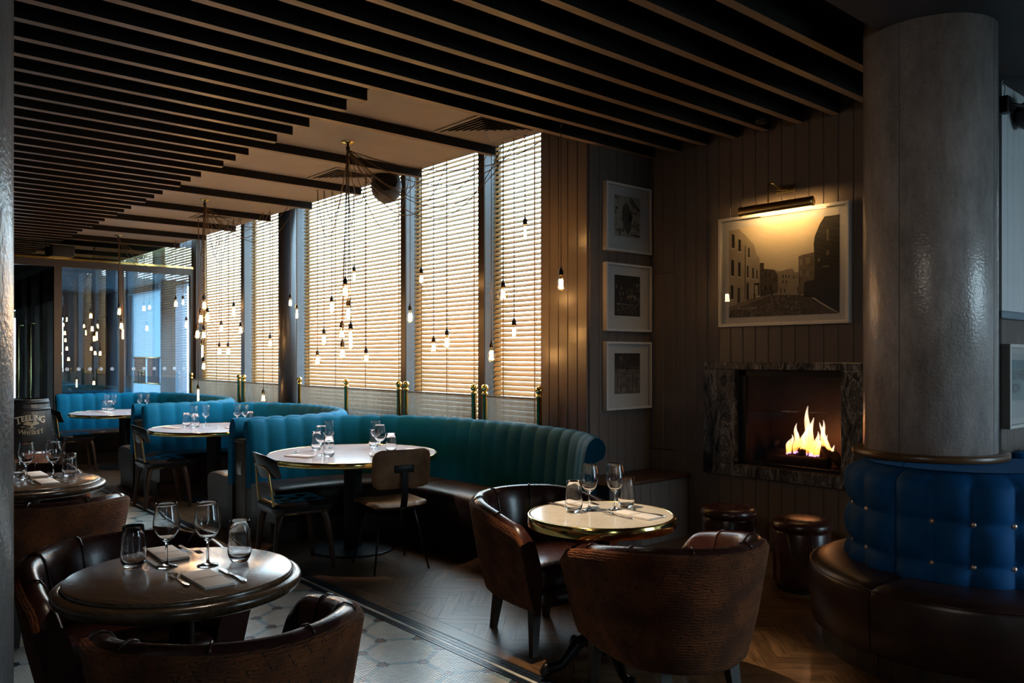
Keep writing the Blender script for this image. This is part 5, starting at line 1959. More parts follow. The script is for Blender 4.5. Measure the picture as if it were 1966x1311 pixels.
# ------------------------------------------------------------------ framed pictures
def flat(mb, poly, y, mi):
    mb.add([(x, y, z) for x, z in poly], [tuple(range(len(poly)))], mi)
def frame(label, cat_group, loc, rz, w, h, dep, bor, pw, ph, pz, art, arts, bevel=0.0):
    """faces local -y, centred on loc, back on the wall"""
    t = thing('framed_picture', label, 'picture', loc, rz, cat_group)
    mb = MB()
    W2, H2 = w / 2, h / 2
    for lo, hi in (((-W2, -dep, -H2), (W2, 0, -H2 + bor)), ((-W2, -dep, H2 - bor), (W2, 0, H2)), ((-W2, -dep, -H2 + bor), (-W2 + bor, 0, H2 - bor)), ((W2 - bor, -dep, -H2 + bor), (W2, 0, H2 - bor))):
        mb.rbox(lo, hi, 0.002, 1, smooth=False)
    part('frame', mb, M_white, t)
    mb = MB()
    mb.box((-W2 + bor, -0.018, -H2 + bor), (W2 - bor, -0.004, H2 - bor))
    part('mount_board', mb, M_mount, t)
    mb = MB()
    art(mb, pw, ph, pz)
    part('print', mb, arts, t)
    mb = MB()
    mb.box((-W2 + bor, -dep + 0.008, -H2 + bor), (W2 - bor, -dep + 0.010, H2 - bor))
    part('glass', mb, M_picglass, t)
    return t
def blotchy(name, c1, c2, scale, lo, hi, dist=0.0):
    m, t, b = new_mat(name)
    setp(b, Roughness=0.7)
    tc = t.nodes.new('ShaderNodeTexCoord')
    n = t.nodes.new('ShaderNodeTexNoise')
    n.inputs['Scale'].default_value = scale
    n.inputs['Detail'].default_value = 8
    n.inputs['Distortion'].default_value = dist
    r = t.nodes.new('ShaderNodeValToRGB')
    r.color_ramp.elements[0].position, r.color_ramp.elements[1].position = lo, hi
    r.color_ramp.elements[0].color, r.color_ramp.elements[1].color = c4(c1), c4(c2)
    t.links.new(tc.outputs['Object'], n.inputs['Vector'])
    t.links.new(n.outputs['Fac'], r.inputs[0])
    t.links.new(r.outputs[0], b.inputs['Base Color'])
    return m
S1, S2, S3 = blotchy('print_sand', (0.10, 0.075, 0.05), (0.40, 0.33, 0.24), 22, 0.36, 0.50), blotchy('print_stone', (0.03, 0.022, 0.016), (0.16, 0.12, 0.09), 14, 0.3, 0.7, 2), mat('print_black', (0.012, 0.010, 0.009), 0.8)
def art_shell(mb, w, h, pz):
    P = lambda pts: [((u - 0.5) * w, (v - 0.5) * h + pz) for u, v in pts]
    flat(mb, P([(0, 0), (1, 0), (1, 1), (0, 1)]), -0.0185, 0)
    ov = [(0.48 + 0.18 * math.cos(a) - 0.04 * math.sin(a), 0.47 + 0.36 * math.sin(a)) for a in [2 * PI * k / 28 for k in range(28)]]
    flat(mb, P(ov), -0.0188, 1)
    flat(mb, P([(0.52, 0.40), (0.60, 0.36), (0.68, 0.45), (0.70, 0.52), (0.64, 0.60), (0.57, 0.58)]), -0.0191, 2)
    for q in ((0.60, 0.96, 0.98, 0.66), (0.56, 0.90, 0.78, 0.72), (0.62, 0.06, 0.96, 0.03), (0.02, 0.70, 0.12, 0.64), (0.05, 0.10, 0.22, 0.16)):
        a, b, c, d = q
        flat(mb, P([(a, b), (c, d), (c + 0.015, d + 0.05), (a + 0.03, b + 0.02)]), -0.0190, 2)
S4 = blotchy('print_foliage', (0.008, 0.006, 0.005), (0.24, 0.18, 0.12), 30, 0.48, 0.66)
S5 = blotchy('print_gravel', (0.008, 0.006, 0.005), (0.20, 0.13, 0.07), 60, 0.50, 0.66)
S6 = mat('print_ledge', (0.17, 0.125, 0.085), 0.8, vary=0.3, scale=20)
def art_shrub(mb, w, h, pz):
    P = lambda pts: [((u - 0.5) * w, (v - 0.5) * h + pz) for u, v in pts]
    flat(mb, P([(0, 0), (1, 0), (1, 1), (0, 1)]), -0.0185, 0)
    flat(mb, P([(0.45, 0.32), (1.0, 0.34), (1.0, 0.82), (0.72, 0.80), (0.60, 0.70), (0.50, 0.55)]), -0.0188, 1)
    flat(mb, P([(0.05, 0.29), (0.9, 0.26), (1.0, 0.38), (0.84, 0.28), (0.05, 0.32)]), -0.0190, 3)
    flat(mb, P([(0.08, 0.05), (0.86, 0.04), (0.86, 0.26), (0.08, 0.29)]), -0.0188, 2)
    for (u, v) in ((0.26, 0.70), (0.31, 0.56), (0.48, 0.62), (0.24, 0.42), (0.06, 0.72), (0.20, 0.55)):
        flat(mb, P([(u - 0.02, v - 0.05), (u + 0.02, v - 0.06), (u + 0.03, v + 0.03), (u, v + 0.06)]), -0.0190, 3)
S7 = blotchy('print_boards', (0.10, 0.075, 0.06), (0.22, 0.17, 0.14), 26, 0.35, 0.65)
S8 = blotchy('print_dark_wall', (0.012, 0.009, 0.007), (0.07, 0.045, 0.028), 24, 0.4, 0.7)
def art_doors(mb, w, h, pz):
    P = lambda pts: [((u - 0.5) * w, (v - 0.5) * h + pz) for u, v in pts]
    flat(mb, P([(0, 0), (1, 0), (1, 1), (0, 1)]), -0.0185, 0)
    xs = [0.0, 0.11, 0.26, 0.48, 0.70, 0.86, 1.0]
    for a, b in zip(xs, xs[1:]):
        flat(mb, P([(a + 0.008, 0.0), (b - 0.008, 0.0), (b - 0.008, 0.61), (a + 0.008, 0.61)]), -0.0188, 1)
    flat(mb, P([(0.06, 0.53), (0.5, 0.49), (0.92, 0.53), (0.92, 0.55), (0.06, 0.56)]), -0.0190, 1)
    flat(mb, P([(0.06, 0.515), (0.5, 0.475), (0.92, 0.515), (0.92, 0.528), (0.5, 0.488), (0.06, 0.528)]), -0.0192, 2)
    flat(mb, P([(0.22, 0.80), (0.26, 0.80), (0.27, 0.92), (0.20, 0.92)]), -0.0190, 3)
    flat(mb, P([(0.60, 0.63), (0.99, 0.64), (0.99, 0.66), (0.60, 0.65)]), -0.0190, 3)
    flat(mb, P([(0.45, 0.57), (0.52, 0.57), (0.52, 0.63), (0.45, 0.63)]), -0.0192, 2)
GRP = 'white box frames in a column beside the windows'
for z, lab, art, arts in ((2.683, 'top one of three white box frames, its print a pale stone with a dark hollow', art_shell, [S1, S2, S3]),
                          (2.008, 'middle one of three white box frames, its print a dark leafy scene', art_shrub, [S3, S4, S5, S6]),
                          (1.345, 'bottom one of three white box frames, its print old wooden doors', art_doors, [S8, S7, S3, S6])):
    frame(lab, GRP, (XR + 0.017, 5.295, z), PI / 2, 0.585, 0.575, 0.048, 0.02, 0.33, 0.345, 0.018, art, arts)
sep = [mat('sepia_sky', (0.66, 0.56, 0.40), 0.75, vary=0.05, scale=3), mat('sepia_render', (0.40, 0.33, 0.24), 0.75, vary=0.12, scale=9), mat('sepia_black', (0.020, 0.016, 0.012), 0.75),
       mat('sepia_shadow', (0.075, 0.058, 0.042), 0.75, vary=0.4, scale=24), mat('sepia_far', (0.30, 0.245, 0.175), 0.75, vary=0.2, scale=16), blotchy('sepia_cobbles', (0.045, 0.034, 0.024), (0.17, 0.135, 0.10), 70, 0.4, 0.62),
       mat('sepia_path', (0.22, 0.175, 0.125), 0.75, vary=0.15, scale=10), mat('sepia_brick', (0.15, 0.115, 0.08), 0.75, vary=0.25, scale=20), mat('sepia_white', (0.60, 0.55, 0.46), 0.75)]
def art_street(mb, w, h, pz):
    def q(x, y):
        u = (x - 123) / 929.0
        top, bot = 445 - 125 * u, 1180 - 40 * u
        return ((u - 0.5) * w, (0.5 - (y - top) / (bot - top)) * h + pz)
    def poly(pts, lay, mi):
        flat(mb, [q(*p) for p in pts], -0.0185 - 0.0003 * lay, mi)
    poly([(123, 445), (123, 1180), (1052, 1140), (1052, 320)], 0, 0)
    poly([(400, 985), (740, 985), (735, 800), (715, 795), (700, 800), (685, 768), (640, 770), (600, 785), (560, 790), (540, 780), (520, 775), (440, 768), (438, 720), (404, 720)], 1, 4)     # far houses
    poly([(123, 1180), (123, 1120), (500, 985), (745, 985), (1052, 1140), (1052, 1140)], 1, 5)                                                                                    # cobbles
    poly([(404, 1000), (404, 722), (440, 718), (440, 770), (525, 775), (562, 820), (562, 965), (500, 985)], 2, 3)
    poly([(732, 985), (732, 665), (770, 650), (856, 632), (860, 985)], 2, 7)
    for (x, y, ww, hh) in ((742, 690, 20, 48), (790, 680, 30, 50), (742, 785, 20, 50), (790, 785, 30, 50)):
        poly([(x, y), (x + ww, y - 4), (x + ww, y + hh), (x, y + hh)], 3, 6)
    poly([(776, 1000), (776, 880), (862, 860), (862, 1010)], 4, 2)                                                                                                               # hoarding
    poly([(124, 1090), (124, 455), (215, 437), (248, 470), (268, 482), (300, 515), (352, 565), (372, 640), (402, 680), (402, 990), (330, 1020)], 3, 1)                              # left house
    poly([(124, 1120), (124, 1088), (330, 1018), (500, 980), (520, 985), (330, 1050), (180, 1110)], 4, 6)
    for (x, y, ww, hh) in ((150, 480, 27, 115), (212, 522, 22, 100), (300, 590, 14, 82), (145, 692, 26, 134), (210, 712, 22, 120), (290, 740, 14, 100), (338, 758, 14, 90), (374, 775, 10, 78), (140, 905, 26, 115)):
        poly([(x, y), (x + ww, y + 8), (x + ww, y + hh + 4), (x, y + hh)], 5, 2)
        poly([(x - 6, y + hh), (x + ww + 4, y + hh + 5), (x + ww + 4, y + hh + 13), (x - 6, y + hh + 8)], 5, 8)
    poly([(203, 930), (228, 928), (228, 1050), (203, 1058)], 5, 3)
    poly([(286, 1030), (286, 900), (296, 875), (306, 900), (306, 1025)], 5, 2)
    poly([(352, 890), (400, 885), (400, 990), (388, 995), (388, 905), (360, 905), (360, 1005), (352, 1008)], 5, 2)
    poly([(272, 580), (280, 575), (276, 1020), (268, 1022)], 5, 3)
    poly([(1052, 320), (938, 335), (900, 400), (862, 500), (854, 560), (858, 660), (860, 1010), (900, 1040), (1052, 1138)], 5, 2)                                                   # right house
    poly([(760, 990), (800, 985), (1000, 1120), (1010, 1138), (760, 1148), (722, 1000)], 4, 3)
    for (x, y, ww, hh) in ((955, 440, 14, 100), (950, 620, 24, 40), (885, 680, 18, 34), (925, 745, 46, 14)):
        poly([(x, y), (x + ww, y - 4), (x + ww, y + hh - 6), (x, y + hh)], 6, 7)
    for (x, y, ww, hh) in ((580, 930, 10, 45), (615, 935, 9, 32), (503, 940, 16, 60), (350, 975, 16, 50), (445, 940, 10, 60), (420, 950, 10, 45), (722, 920, 9, 55)):
        poly([(x, y + 8), (x + ww * 0.3, y), (x + ww * 0.7, y), (x + ww, y + 8), (x + ww * 0.8, y + hh), (x + ww * 0.2, y + hh)], 7, 2)
    poly([(741, 840), (745, 840), (747, 985), (743, 985)], 7, 2)
    for (x, y, ww, hh) in ((445, 905, 22, 40), (490, 905, 22, 40), (600, 820, 9, 22), (625, 820, 9, 22), (650, 822, 9, 22), (600, 865, 9, 22), (630, 865, 9, 22), (690, 830, 8, 22), (450, 800, 14, 40), (485, 800, 14, 40)):
        poly([(x, y), (x + ww, y), (x + ww, y + hh), (x, y + hh)], 6, 2)
    v, f = text_mesh('BLACKPITTS. DUBLIN', 0.018)
    cx, cz = q(290, 1100)
    mb.add([(cx + x, -0.0212, cz + y) for x, y in v], f, 8)
frame('wide white framed sepia street photograph over the fireplace, lit by a brass picture light', None, (-3.311, YF - 0.017, 2.18), 0, 1.09, 0.872, 0.05, 0.024, 0.926, 0.71, -0.008, art_street, sep)
tq = [mat('poster_paper', (0.45, 0.46, 0.46), 0.7), mat('poster_teal', (0.10, 0.20, 0.24), 0.7, vary=0.1), mat('poster_aqua', (0.22, 0.30, 0.31), 0.7, vary=0.1), mat('poster_ink', (0.015, 0.035, 0.05), 0.7)]
def art_poster(mb, w, h, pz):
    P = lambda pts: [((u - 0.5) * w, (v - 0.5) * h + pz) for u, v in pts]
    flat(mb, P([(0, 0), (1, 0), (1, 1), (0, 1)]), -0.0185, 0)
    flat(mb, P([(0.06, 0.76), (1, 0.76), (1, 0.90), (0.06, 0.90)]), -0.0188, 1)
    flat(mb, P([(0.06, 0.27), (1, 0.27), (1, 0.76), (0.06, 0.76)]), -0.0188, 2)
    for s, vv, sz in (('SKINNER', 0.66, 0.088), ('ROW', 0.45, 0.088)):
        v, f = text_mesh(s, sz, 0.0018)
        x0 = min(p[0] for p in v)
        cx, cz = P([(0.175, vv)])[0]
        mb.add([(cx + (x - x0) * 0.72, -0.0192, cz + y) for x, y in v], f, 3)
frame('white framed blue-green poster lettered SKINNER ROW on the alcove wall beyond the concrete column', None, (XA + 0.001, 6.04, 1.315), PI / 2, 0.62, 0.54, 0.055, 0.022, 0.50, 0.42, 0.0, art_poster, tq)

# ------------------------------------------------------------------ picture light
t = thing('picture_light', 'slim brass picture light glowing above the framed street photograph', 'lamp', (-3.275, YF - 0.017, 2.775))
mb = MB()
mb.rbox((-0.080, -0.022, -0.026), (0.080, 0.0, 0.026), 0.004)
part('wall_plate', mb, M_brass, t)
mb = MB()
mb.tube(smooth_path([(0.02, -0.022, 0.0), (-0.01, -0.06, -0.01), (-0.04, -0.11, 0.03), (-0.055, -0.145, 0.035), (-0.058, -0.160, 0.0), (-0.058, -0.162, -0.115)], 0.012), 0.006, 8)
part('arm', mb, M_brass, t)
mb = MB()
rows = []
Rl = 0.036
for x in (-0.30, 0.30):
    rows.append([(x, -0.162 + Rl * math.cos(a), -0.150 + Rl * math.sin(a)) for a in [math.radians(20 + k * 16.5) for k in range(15)]])
rows2 = [[(x, -0.162 + (Rl - 0.003) * math.cos(a), -0.150 + (Rl - 0.003) * math.sin(a)) for a in [math.radians(20 + k * 16.5) for k in range(15)]] for x in (-0.30, 0.30)]
mb.grid(rows)
mb.grid(rows2, flip=True)
for x in (-0.30, 0.297):
    mb.lathe([(0.0, 0.0), (Rl, 0.0), (Rl, 0.003), (0.0, 0.003)], 24, M=T(x, -0.162, -0.150) @ Matrix.Rotation(PI / 2, 4, 'Y'))
part('shade', mb, M_brass_dk, t)
mb = MB()
mb.tube([(-0.27, -0.158, -0.156), (0.27, -0.158, -0.156)], 0.009, 10)
part('lamp_tube', mb, M_lamp, t)

# ------------------------------------------------------------------ whiskey barrel
bt = thing('whiskey_barrel', 'black barrel lettered TEELING WHISKEY beside the left-hand concrete column', 'barrel', (-11.28, 1.97, 0), math.radians(6))
M_barrel = wood_mat('black_barrel_stave', (0.010, 0.008, 0.007), (0.022, 0.017, 0.014), 0.35, 3, (14, 14, 1), 0.2)
def rb(z):
    return 0.262 + 0.048 * (1 - ((z - 0.5) / 0.5) ** 2)
for k in range(20):
    a0, a1 = 2 * PI * k / 20 + 0.004, 2 * PI * (k + 1) / 20 - 0.004
    mb = MB()
    rows = []
    for j in range(9):
        z = 1.0 * j / 8
        rows.append([(rb(z) * math.cos(a), rb(z) * math.sin(a), z) for a in (a0, (a0 + a1) / 2, a1)])
    mb.grid(rows, smooth=True)
    inner = [[(p[0] * 0.93, p[1] * 0.93, p[2]) for p in r] for r in rows]
    mb.grid([rows[-1], inner[-1]], smooth=False)
    mb.grid([[r[0] for r in inner], [r[0] for r in rows]], smooth=False)
    mb.grid([[r[-1] for r in rows], [r[-1] for r in inner]], smooth=False)
    part('stave', mb, M_barrel, bt)
mb = MB()
mb.lathe([(0.0, 0.955), (0.25, 0.955), (0.25, 0.97), (0.0, 0.97)], 32, smooth=False)
part('head', mb, M_barrel, bt)
for z0, z1 in ((0.02, 0.07), (0.20, 0.24), (0.34, 0.375), (0.86, 0.895), (0.94, 0.985)):
    mb = MB()
    mb.lathe([(rb(z0) + 0.0005, z0), (rb(z0) + 0.003, z0), (rb(z1) + 0.003, z1), (rb(z1) + 0.0005, z1)], 40)
    part('hoop', mb, M_blackmetal, bt)
M_gold = mat('cream_gold_lettering', (0.52, 0.44, 0.32), 0.55)
M_gold2 = mat('dull_gold_lettering', (0.34, 0.26, 0.15), 0.55)
def on_barrel(s, z, lift=0.003):
    r = rb(z) + lift
    return (r * math.cos(s / 0.31), r * math.sin(s / 0.31), z)
def letters(word, sizes, span, z_mid, arch, mi_mat, name, tilt):
    n = len(word)
    mb = MB()
    wid = [0.95 if c in 'WG' else 0.55 if c == 'I' else 0.84 if c in 'NKH' else 0.72 for c in word]
    wid = [w * s for w, s in zip(wid, sizes)]
    tot = sum(wid)
    acc = 0
    for c, sz, w in zip(word, sizes, wid):
        s = ((acc + w / 2) / tot - 0.5) * span
        acc += w
        v, f = text_mesh(c, sz, 0.0015)
        u = s / (span / 2)
        zc = z_mid + arch * (1 - u * u)
        an = -tilt * u
        x0 = (min(p[0] for p in v) + max(p[0] for p in v)) / 2
        y0 = (min(p[1] for p in v) + max(p[1] for p in v)) / 2
        pts = []
        if c in 'TEILNHKY':                                   # small serifs top and bottom of the stems
            xs = [p[0] for p in v]
            ys = [p[1] for p in v]
            for yy in (min(ys), max(ys)):
                if c in 'TY' and yy == max(ys):
                    continue
                xa, xb = (min(xs), min(xs) + 0.3 * sz) if c in 'ELNHK' else ((min(xs) + max(xs)) / 2 - 0.16 * sz, (min(xs) + max(xs)) / 2 + 0.16 * sz)
                k = len(v)
                hh = 0.045 * sz
                v = v + [(xa - 0.06 * sz, yy - hh / 2), (xb, yy - hh / 2), (xb, yy + hh / 2), (xa - 0.06 * sz, yy + hh / 2)]
                f = f + [(k, k + 1, k + 2, k + 3)]
        for x, y in v:
            x, y = x - x0, y - y0
            pts.append(on_barrel(s + x * math.cos(an) - y * math.sin(an), zc + x * math.sin(an) + y * math.cos(an)))
        mb.add(pts, f)
    part(name, mb, mi_mat, bt)
letters('TEELING', [0.115, 0.086, 0.082, 0.082, 0.082, 0.086, 0.110], 0.345, 0.745, 0.040, M_gold, 'lettering', 0.30)
letters('WHISKEY', [0.075, 0.058, 0.054, 0.052, 0.054, 0.058, 0.075], 0.27, 0.632, -0.026, M_gold2, 'lettering', -0.25)
mb = MB()
def bp_(pts):
    v = [on_barrel(x, z) for x, z in pts]
    mb.add(v, [tuple(range(len(v)))])
for s in (-1, 1):
    for q in range(5):                                       # wing feathers
        a = 0.25 + q * 0.22
        L_ = 0.078 - q * 0.007
        x1, z1 = s * (0.012 + L_ * math.cos(a)), 0.700 + L_ * math.sin(a) * 0.9
        bp_([(s * 0.008, 0.690), (x1 - s * 0.004, z1 - 0.010), (x1, z1), (x1 - s * 0.010, z1 + 0.004), (s * 0.010, 0.708)][::s])
    for q in range(3):                                       # flames of the nest
        x = s * (0.012 + 0.014 * q)
        bp_([(x - 0.005, 0.648 + 0.004 * q), (x + 0.005, 0.648 + 0.004 * q), (x + 0.003 * s, 0.676)])
bp_([(-0.012, 0.662), (0.012, 0.662), (0.014, 0.690), (0.007, 0.716), (-0.006, 0.716), (-0.013, 0.690)])
bp_([(-0.007, 0.714), (0.007, 0.712), (0.006, 0.728), (-0.006, 0.732), (-0.020, 0.724), (-0.008, 0.722)])
bp_([(-0.036, 0.645), (-0.020, 0.634), (0.0, 0.630), (0.020, 0.634), (0.036, 0.645), (0.020, 0.640), (0.0, 0.637), (-0.020, 0.640)])
bp_([(-0.118, 0.685), (-0.078, 0.685), (-0.080, 0.676), (-0.116, 0.676)])
part('bird_emblem', mb, M_gold2, bt, label='rising winged bird emblem in dull gold')

# ------------------------------------------------------------------ menu holder on the street door
mh = thing('menu_holder', 'pale framed menu boards on the frosted street door seen through the glass screen', 'menu board', (-16.35, YW + 0.07, 1.02))
for k, x in enumerate((-0.78, 0.05)):
    mb = MB()
    mb.rbox((x, -0.012, 0.0), (x + 0.70, 0.0, 0.46), 0.003)
    part('sheet', mb, mat('menu_lilac' if k else 'menu_grey', (0.46, 0.44, 0.58) if k else (0.34, 0.30, 0.32), 0.6), mh)
for z in (-0.03, 0.46):
    mb = MB()
    mb.rbox((-0.82, -0.02, z), (0.80, 0.0, z + 0.03), 0.004)
    part('rail', mb, M_brass_dk, mh)

# ------------------------------------------------------------------ table ware
wine = MB()
wine.lathe([(0.0, 0.0), (0.036, 0.0), (0.0375, 0.0012), (0.030, 0.0035), (0.012, 0.0075), (0.0055, 0.014), (0.0045, 0.03), (0.0042, 0.075), (0.0050, 0.086), (0.014, 0.094), (0.028, 0.106), (0.040, 0.124), (0.0455, 0.144), (0.0455, 0.160), (0.042, 0.185), (0.0362, 0.218), (0.0348, 0.227), (0.0343, 0.2278), (0.0338, 0.227),
            (0.0352, 0.218), (0.041, 0.185), (0.0444, 0.160), (0.0444, 0.145), (0.039, 0.1255), (0.027, 0.108), (0.012, 0.0975), (0.0, 0.0955)], 36)
wine_me = wine.mesh('wine_glass', M_glass)
tumb = MB()
tumb.lathe([(0.0, 0.0), (0.026, 0.0), (0.030, 0.003), (0.038, 0.018), (0.0425, 0.034), (0.0425, 0.050), (0.0385, 0.110), (0.0355, 0.150), (0.0350, 0.1508), (0.0343, 0.150), (0.0372, 0.110), (0.0410, 0.050), (0.0405, 0.036), (0.034, 0.020), (0.020, 0.014), (0.0, 0.013)], 36)
tumb_me = tumb.mesh('tumbler', M_glass)
def outline(name, pts, th, zfn, m):
    mb = MB()
    n = len(pts)
    v = [(x, y, zfn(x)) for x, y in pts] + [(x * 0.995, y * 0.93, zfn(x) + th) for x, y in pts]
    mb.add(v, [tuple(reversed(range(n))), tuple(range(n, 2 * n))] + [(i, (i + 1) % n, n + (i + 1) % n, n + i) for i in range(n)])
    return mb
def fork_mesh():
    z = lambda x: 0.0015 + 0.010 * math.exp(-((x + 0.048) / 0.022) ** 2) * 0.9 + 0.004 * (x > 0.06) * (1 - ((x - 0.1) / 0.04) ** 2 if abs(x - 0.1) < 0.04 else 0)
    neck = [(-0.052, -0.0115), (-0.042, -0.012), (-0.034, -0.009), (-0.024, -0.0042), (0.0, -0.0035), (0.04, -0.0048), (0.075, -0.0072), (0.092, -0.0078), (0.099, -0.005), (0.100, 0)]
    pts = neck + [(x, -y) for x, y in reversed(neck[:-1])]
    mb = outline('fork', pts, 0.002, z, M_steel)
    for k in range(4):
        y = -0.0093 + 0.0062 * k
        seg = [(-0.052, y - 0.0018), (-0.052, y + 0.0018), (-0.078, y + 0.0015), (-0.098, y + 0.0007), (-0.098, y - 0.0007), (-0.078, y - 0.0015)]
        v = [(a, b, z(a) + (0.004 * ((-0.05 - a) / 0.05))) for a, b in seg] + [(a, b, z(a) + 0.0018 + (0.004 * ((-0.05 - a) / 0.05))) for a, b in seg]
        mb.add(v, [(0, 1, 2, 3, 4, 5), (11, 10, 9, 8, 7, 6)] + [(i, 6 + i, 6 + (i + 1) % 6, (i + 1) % 6) for i in range(6)])
    return mb.mesh('fork', M_steel)
def knife_mesh():
    pts = [(-0.112, 0.002), (-0.108, -0.006), (-0.09, -0.0095), (-0.03, -0.0095), (-0.012, -0.006), (0.0, -0.0042), (0.04, -0.0052), (0.085, -0.0088), (0.108, -0.0092), (0.114, -0.005), (0.115, 0.0), (0.114, 0.005), (0.108, 0.0092), (0.085, 0.0088), (0.04, 0.0052), (0.0, 0.0042), (-0.012, 0.0062), (-0.09, 0.0060)]
    z = lambda x: 0.0012 + (0.003 if x > 0.0 else 0.0005)
    return outline('knife', pts, 0.0026, z, M_steel).mesh('knife', M_steel)
fork_me, knife_me = fork_mesh(), knife_mesh()
nap = MB()
for q in range(3):
    nap.rbox((-0.115 + 0.001 * q, -0.05 + 0.0008 * q, 0.0004 + 0.003 * q), (0.115 - 0.0005 * q, 0.05 - 0.0004 * q, 0.0030 + 0.003 * q), 0.001, 1)
nap_me = nap.mesh('napkin', M_paper)
tv, tf = text_mesh('[TENTERS]', 0.019)
tx = MB()
tx.add([(-y, x, 0.0098) for x, y in tv], [f for f in tf])      # reads along the short side, seen from +x
txt_me = tx.mesh('lettering', M_ink)
tx2 = MB()
tx2.add([(-y, x, 0.0098) for x, y in tv], [f for f in tf])
def glass(kind, x, y, z, lab, grp):
    o = place('wine_glass' if kind == 'w' else 'tumbler', wine_me if kind == 'w' else tumb_me, None, (x, y, z), (0, 0, (x * 37) % 6.28))
    tag(o, lab, 'glass', grp)
def cut(kind, a, b, z, lab, grp):
    """a = tip, b = handle end; laid along the line between them at its true length"""
    me = fork_me if kind == 'fork' else knife_me
    o = place(kind, me, None, ((a[0] + b[0]) / 2, (a[1] + b[1]) / 2, z), (0, 0, math.atan2(b[1] - a[1], b[0] - a[0])))
    tag(o, lab, 'cutlery', grp)
def napkin(x, y, z, rz, lab, grp):
    t = thing('paper_napkin', lab, 'napkin', (x, y, z), rz, grp)
    place('folded_sheet', nap_me, t)
    o = place('lettering', txt_me, t)
ZO, ZB = 0.7525, 0.7515
TW = 'on the front oak table'
G = 'glasses on the front oak table'
glass('t', -3.053, 0.872, ZO, 'tumbler ' + TW + ', left of both wine glasses', G)
glass('w', -2.997, 0.968, ZO, 'wine glass ' + TW + ' beside the left-hand tumbler', G)
glass('w', -2.918, 1.086, ZO, 'wine glass ' + TW + ' beside the right-hand tumbler', G)
glass('t', -2.897, 1.195, ZO, 'tumbler ' + TW + ', right of both wine glasses', G)
G = 'place settings on the front oak table'
napkin(-2.722, 1.010, ZO, 0.0, 'folded paper napkin lettered TENTERS at the near side of the front oak table', G)
napkin(-3.178, 1.030, ZO, PI - 0.05, 'folded paper napkin lettered TENTERS at the far side of the front oak table', G)
cut('fork', (-2.915, 0.944), (-2.660, 0.934), ZO, 'steel fork left of the near napkin ' + TW, G)
cut('knife', (-2.86, 1.099), (-2.597, 1.097), ZO, 'steel knife right of the near napkin ' + TW, G)
cut('fork', (-3.085, 1.122), (-3.264, 1.108), ZO, 'steel fork beyond the wine glasses ' + TW, G)
cut('knife', (-3.064, 0.941), (-3.190, 0.945), ZO, 'steel knife behind the left-hand tumbler ' + TW, G)
TW = 'on the second oak table'
G = 'glasses on the second oak table'
glass('t', -5.830, 0.985, ZO, 'tumbler ' + TW + ', half hidden by the left-hand concrete column', G)
glass('w', -5.70, 1.010, ZO, 'wine glass ' + TW + ', nearer the concrete column', G)
glass('w', -5.675, 1.152, ZO, 'wine glass ' + TW + ', beside the tumbler in full view', G)
glass('t', -5.655, 1.240, ZO, 'tumbler ' + TW + ', in full view right of the wine glasses', G)
G = 'place settings on the second oak table'
napkin(-5.505, 1.080, ZO, 0.0, 'paper napkin lettered TENTERS at the near side of the second oak table', G)
napkin(-5.880, 1.095, ZO, PI, 'paper napkin lettered TENTERS at the far side of the second oak table', G)
cut('fork', (-5.62, 1.008), (-5.40, 1.000), ZO, 'steel fork left of the near napkin ' + TW, G)
cut('knife', (-5.60, 1.155), (-5.38, 1.170), ZO, 'steel knife right of the near napkin ' + TW, G)
cut('fork', (-5.78, 1.172), (-5.93, 1.178), ZO, 'steel fork beside the far napkin ' + TW, G)
TW = 'on the cream marble table'
G = 'glasses on the cream marble table'
glass('t', -2.760, 2.795, ZO, 'tumbler ' + TW + ', nearest the window-side armchair', G)
glass('w', -2.742, 2.884, ZO, 'wine glass ' + TW + ', left one of two', G)
glass('w', -2.667, 2.988, ZO, 'wine glass ' + TW + ', right one of two', G)
glass('t', -2.675, 3.082, ZO, 'tumbler ' + TW + ', right of both wine glasses', G)
G = 'place settings on the cream marble table'
napkin(-2.50, 2.950, ZO, 0.0, 'paper napkin at the near side of the cream marble table, between fork and knife', G)
napkin(-2.865, 2.925, ZO, PI, 'paper napkin at the far side of the cream marble table, behind the tumbler', G)
cut('fork', (-2.665, 2.880), (-2.43, 2.868), ZO, 'steel fork left of the near napkin ' + TW, G)
cut('knife', (-2.62, 3.030), (-2.385, 3.024), ZO, 'steel knife right of the near napkin ' + TW, G)
cut('knife', (-2.80, 2.852), (-2.96, 2.858), ZO, 'steel knife beside the far napkin ' + TW, G)
cut('fork', (-2.80, 3.000), (-2.97, 2.992), ZO, 'steel fork beyond the far napkin ' + TW, G)
BN = ['nearest', 'middle', 'farthest']
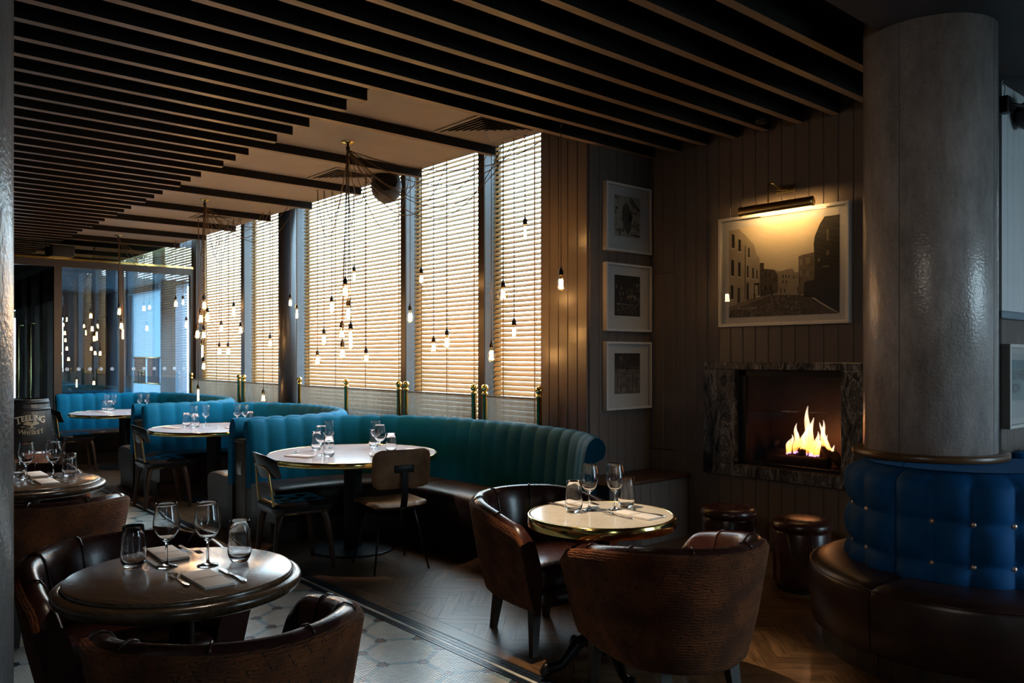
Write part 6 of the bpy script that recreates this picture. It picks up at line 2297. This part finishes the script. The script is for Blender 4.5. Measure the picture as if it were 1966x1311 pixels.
def booth_ware(k, items, naps, forks):
    n = BN[k] + ' booth table'
    for kind, x, y, lab in items:
        glass(kind, x, y, ZB, ('wine glass' if kind == 'w' else 'tumbler') + ' on the ' + n + ', ' + lab, 'glasses on the ' + n)
    for x, y, rz, lab in naps:
        napkin(x, y, ZB, rz, 'paper napkin on the ' + n + ', ' + lab, 'place settings on the ' + n)
    for a, b, lab in forks:
        cut('fork', a, b, ZB, 'steel fork on the ' + n + ', ' + lab, 'place settings on the ' + n)
booth_ware(0, [('t', -5.965, 3.098, 'far tumbler of the left group'), ('w', -5.62, 2.955, 'near wine glass of the left group'), ('w', -5.98, 3.215, 'far wine glass of the left group'), ('t', -5.515, 2.965, 'near tumbler of the left group'),
               ('t', -5.84, 3.555, 'far tumbler of the right group'), ('w', -5.73, 3.505, 'far wine glass of the right group'), ('w', -5.40, 3.340, 'near wine glass of the right group'), ('t', -5.445, 3.470, 'near tumbler of the right group')],
           [(-5.66, 2.80, 0.4, 'at the black chair'), (-5.42, 3.62, 2.2, 'at the window side'), (-5.22, 3.26, 0.0, 'behind the tan chair')],
           [((-5.49, 3.30), (-5.27, 3.20), 'by the near wine glass of the right group'), ((-5.92, 2.92), (-5.81, 2.77), 'by the napkin at the black chair')])
booth_ware(1, [('t', -8.91, 3.085, 'far tumbler of the left group'), ('w', -8.805, 3.130, 'near wine glass of the left group'), ('w', -8.90, 3.290, 'far wine glass of the left group'), ('t', -8.70, 3.105, 'near tumbler of the left group'),
               ('w', -8.76, 3.585, 'left wine glass of the right group'), ('w', -8.77, 3.680, 'right wine glass of the right group'), ('t', -8.67, 3.695, 'tumbler of the right group')],
           [(-8.83, 2.91, 0.3, 'at the black chair'), (-8.36, 3.38, 0.0, 'at the oak panel side')],
           [((-8.62, 3.33), (-8.45, 3.23), 'by the napkin at the oak panel side')])
booth_ware(2, [('t', -12.36, 3.150, 'far tumbler of the left group'), ('w', -12.26, 3.150, 'near wine glass of the left group'), ('w', -12.36, 3.270, 'far wine glass of the left group'), ('t', -12.13, 3.160, 'near tumbler of the left group'),
               ('w', -12.26, 3.590, 'left wine glass of the right group'), ('w', -12.23, 3.680, 'right wine glass of the right group')],
           [(-11.98, 3.05, 0.2, 'at the black chair')], [((-11.75, 3.3), (-11.58, 3.2), 'at its right side')])
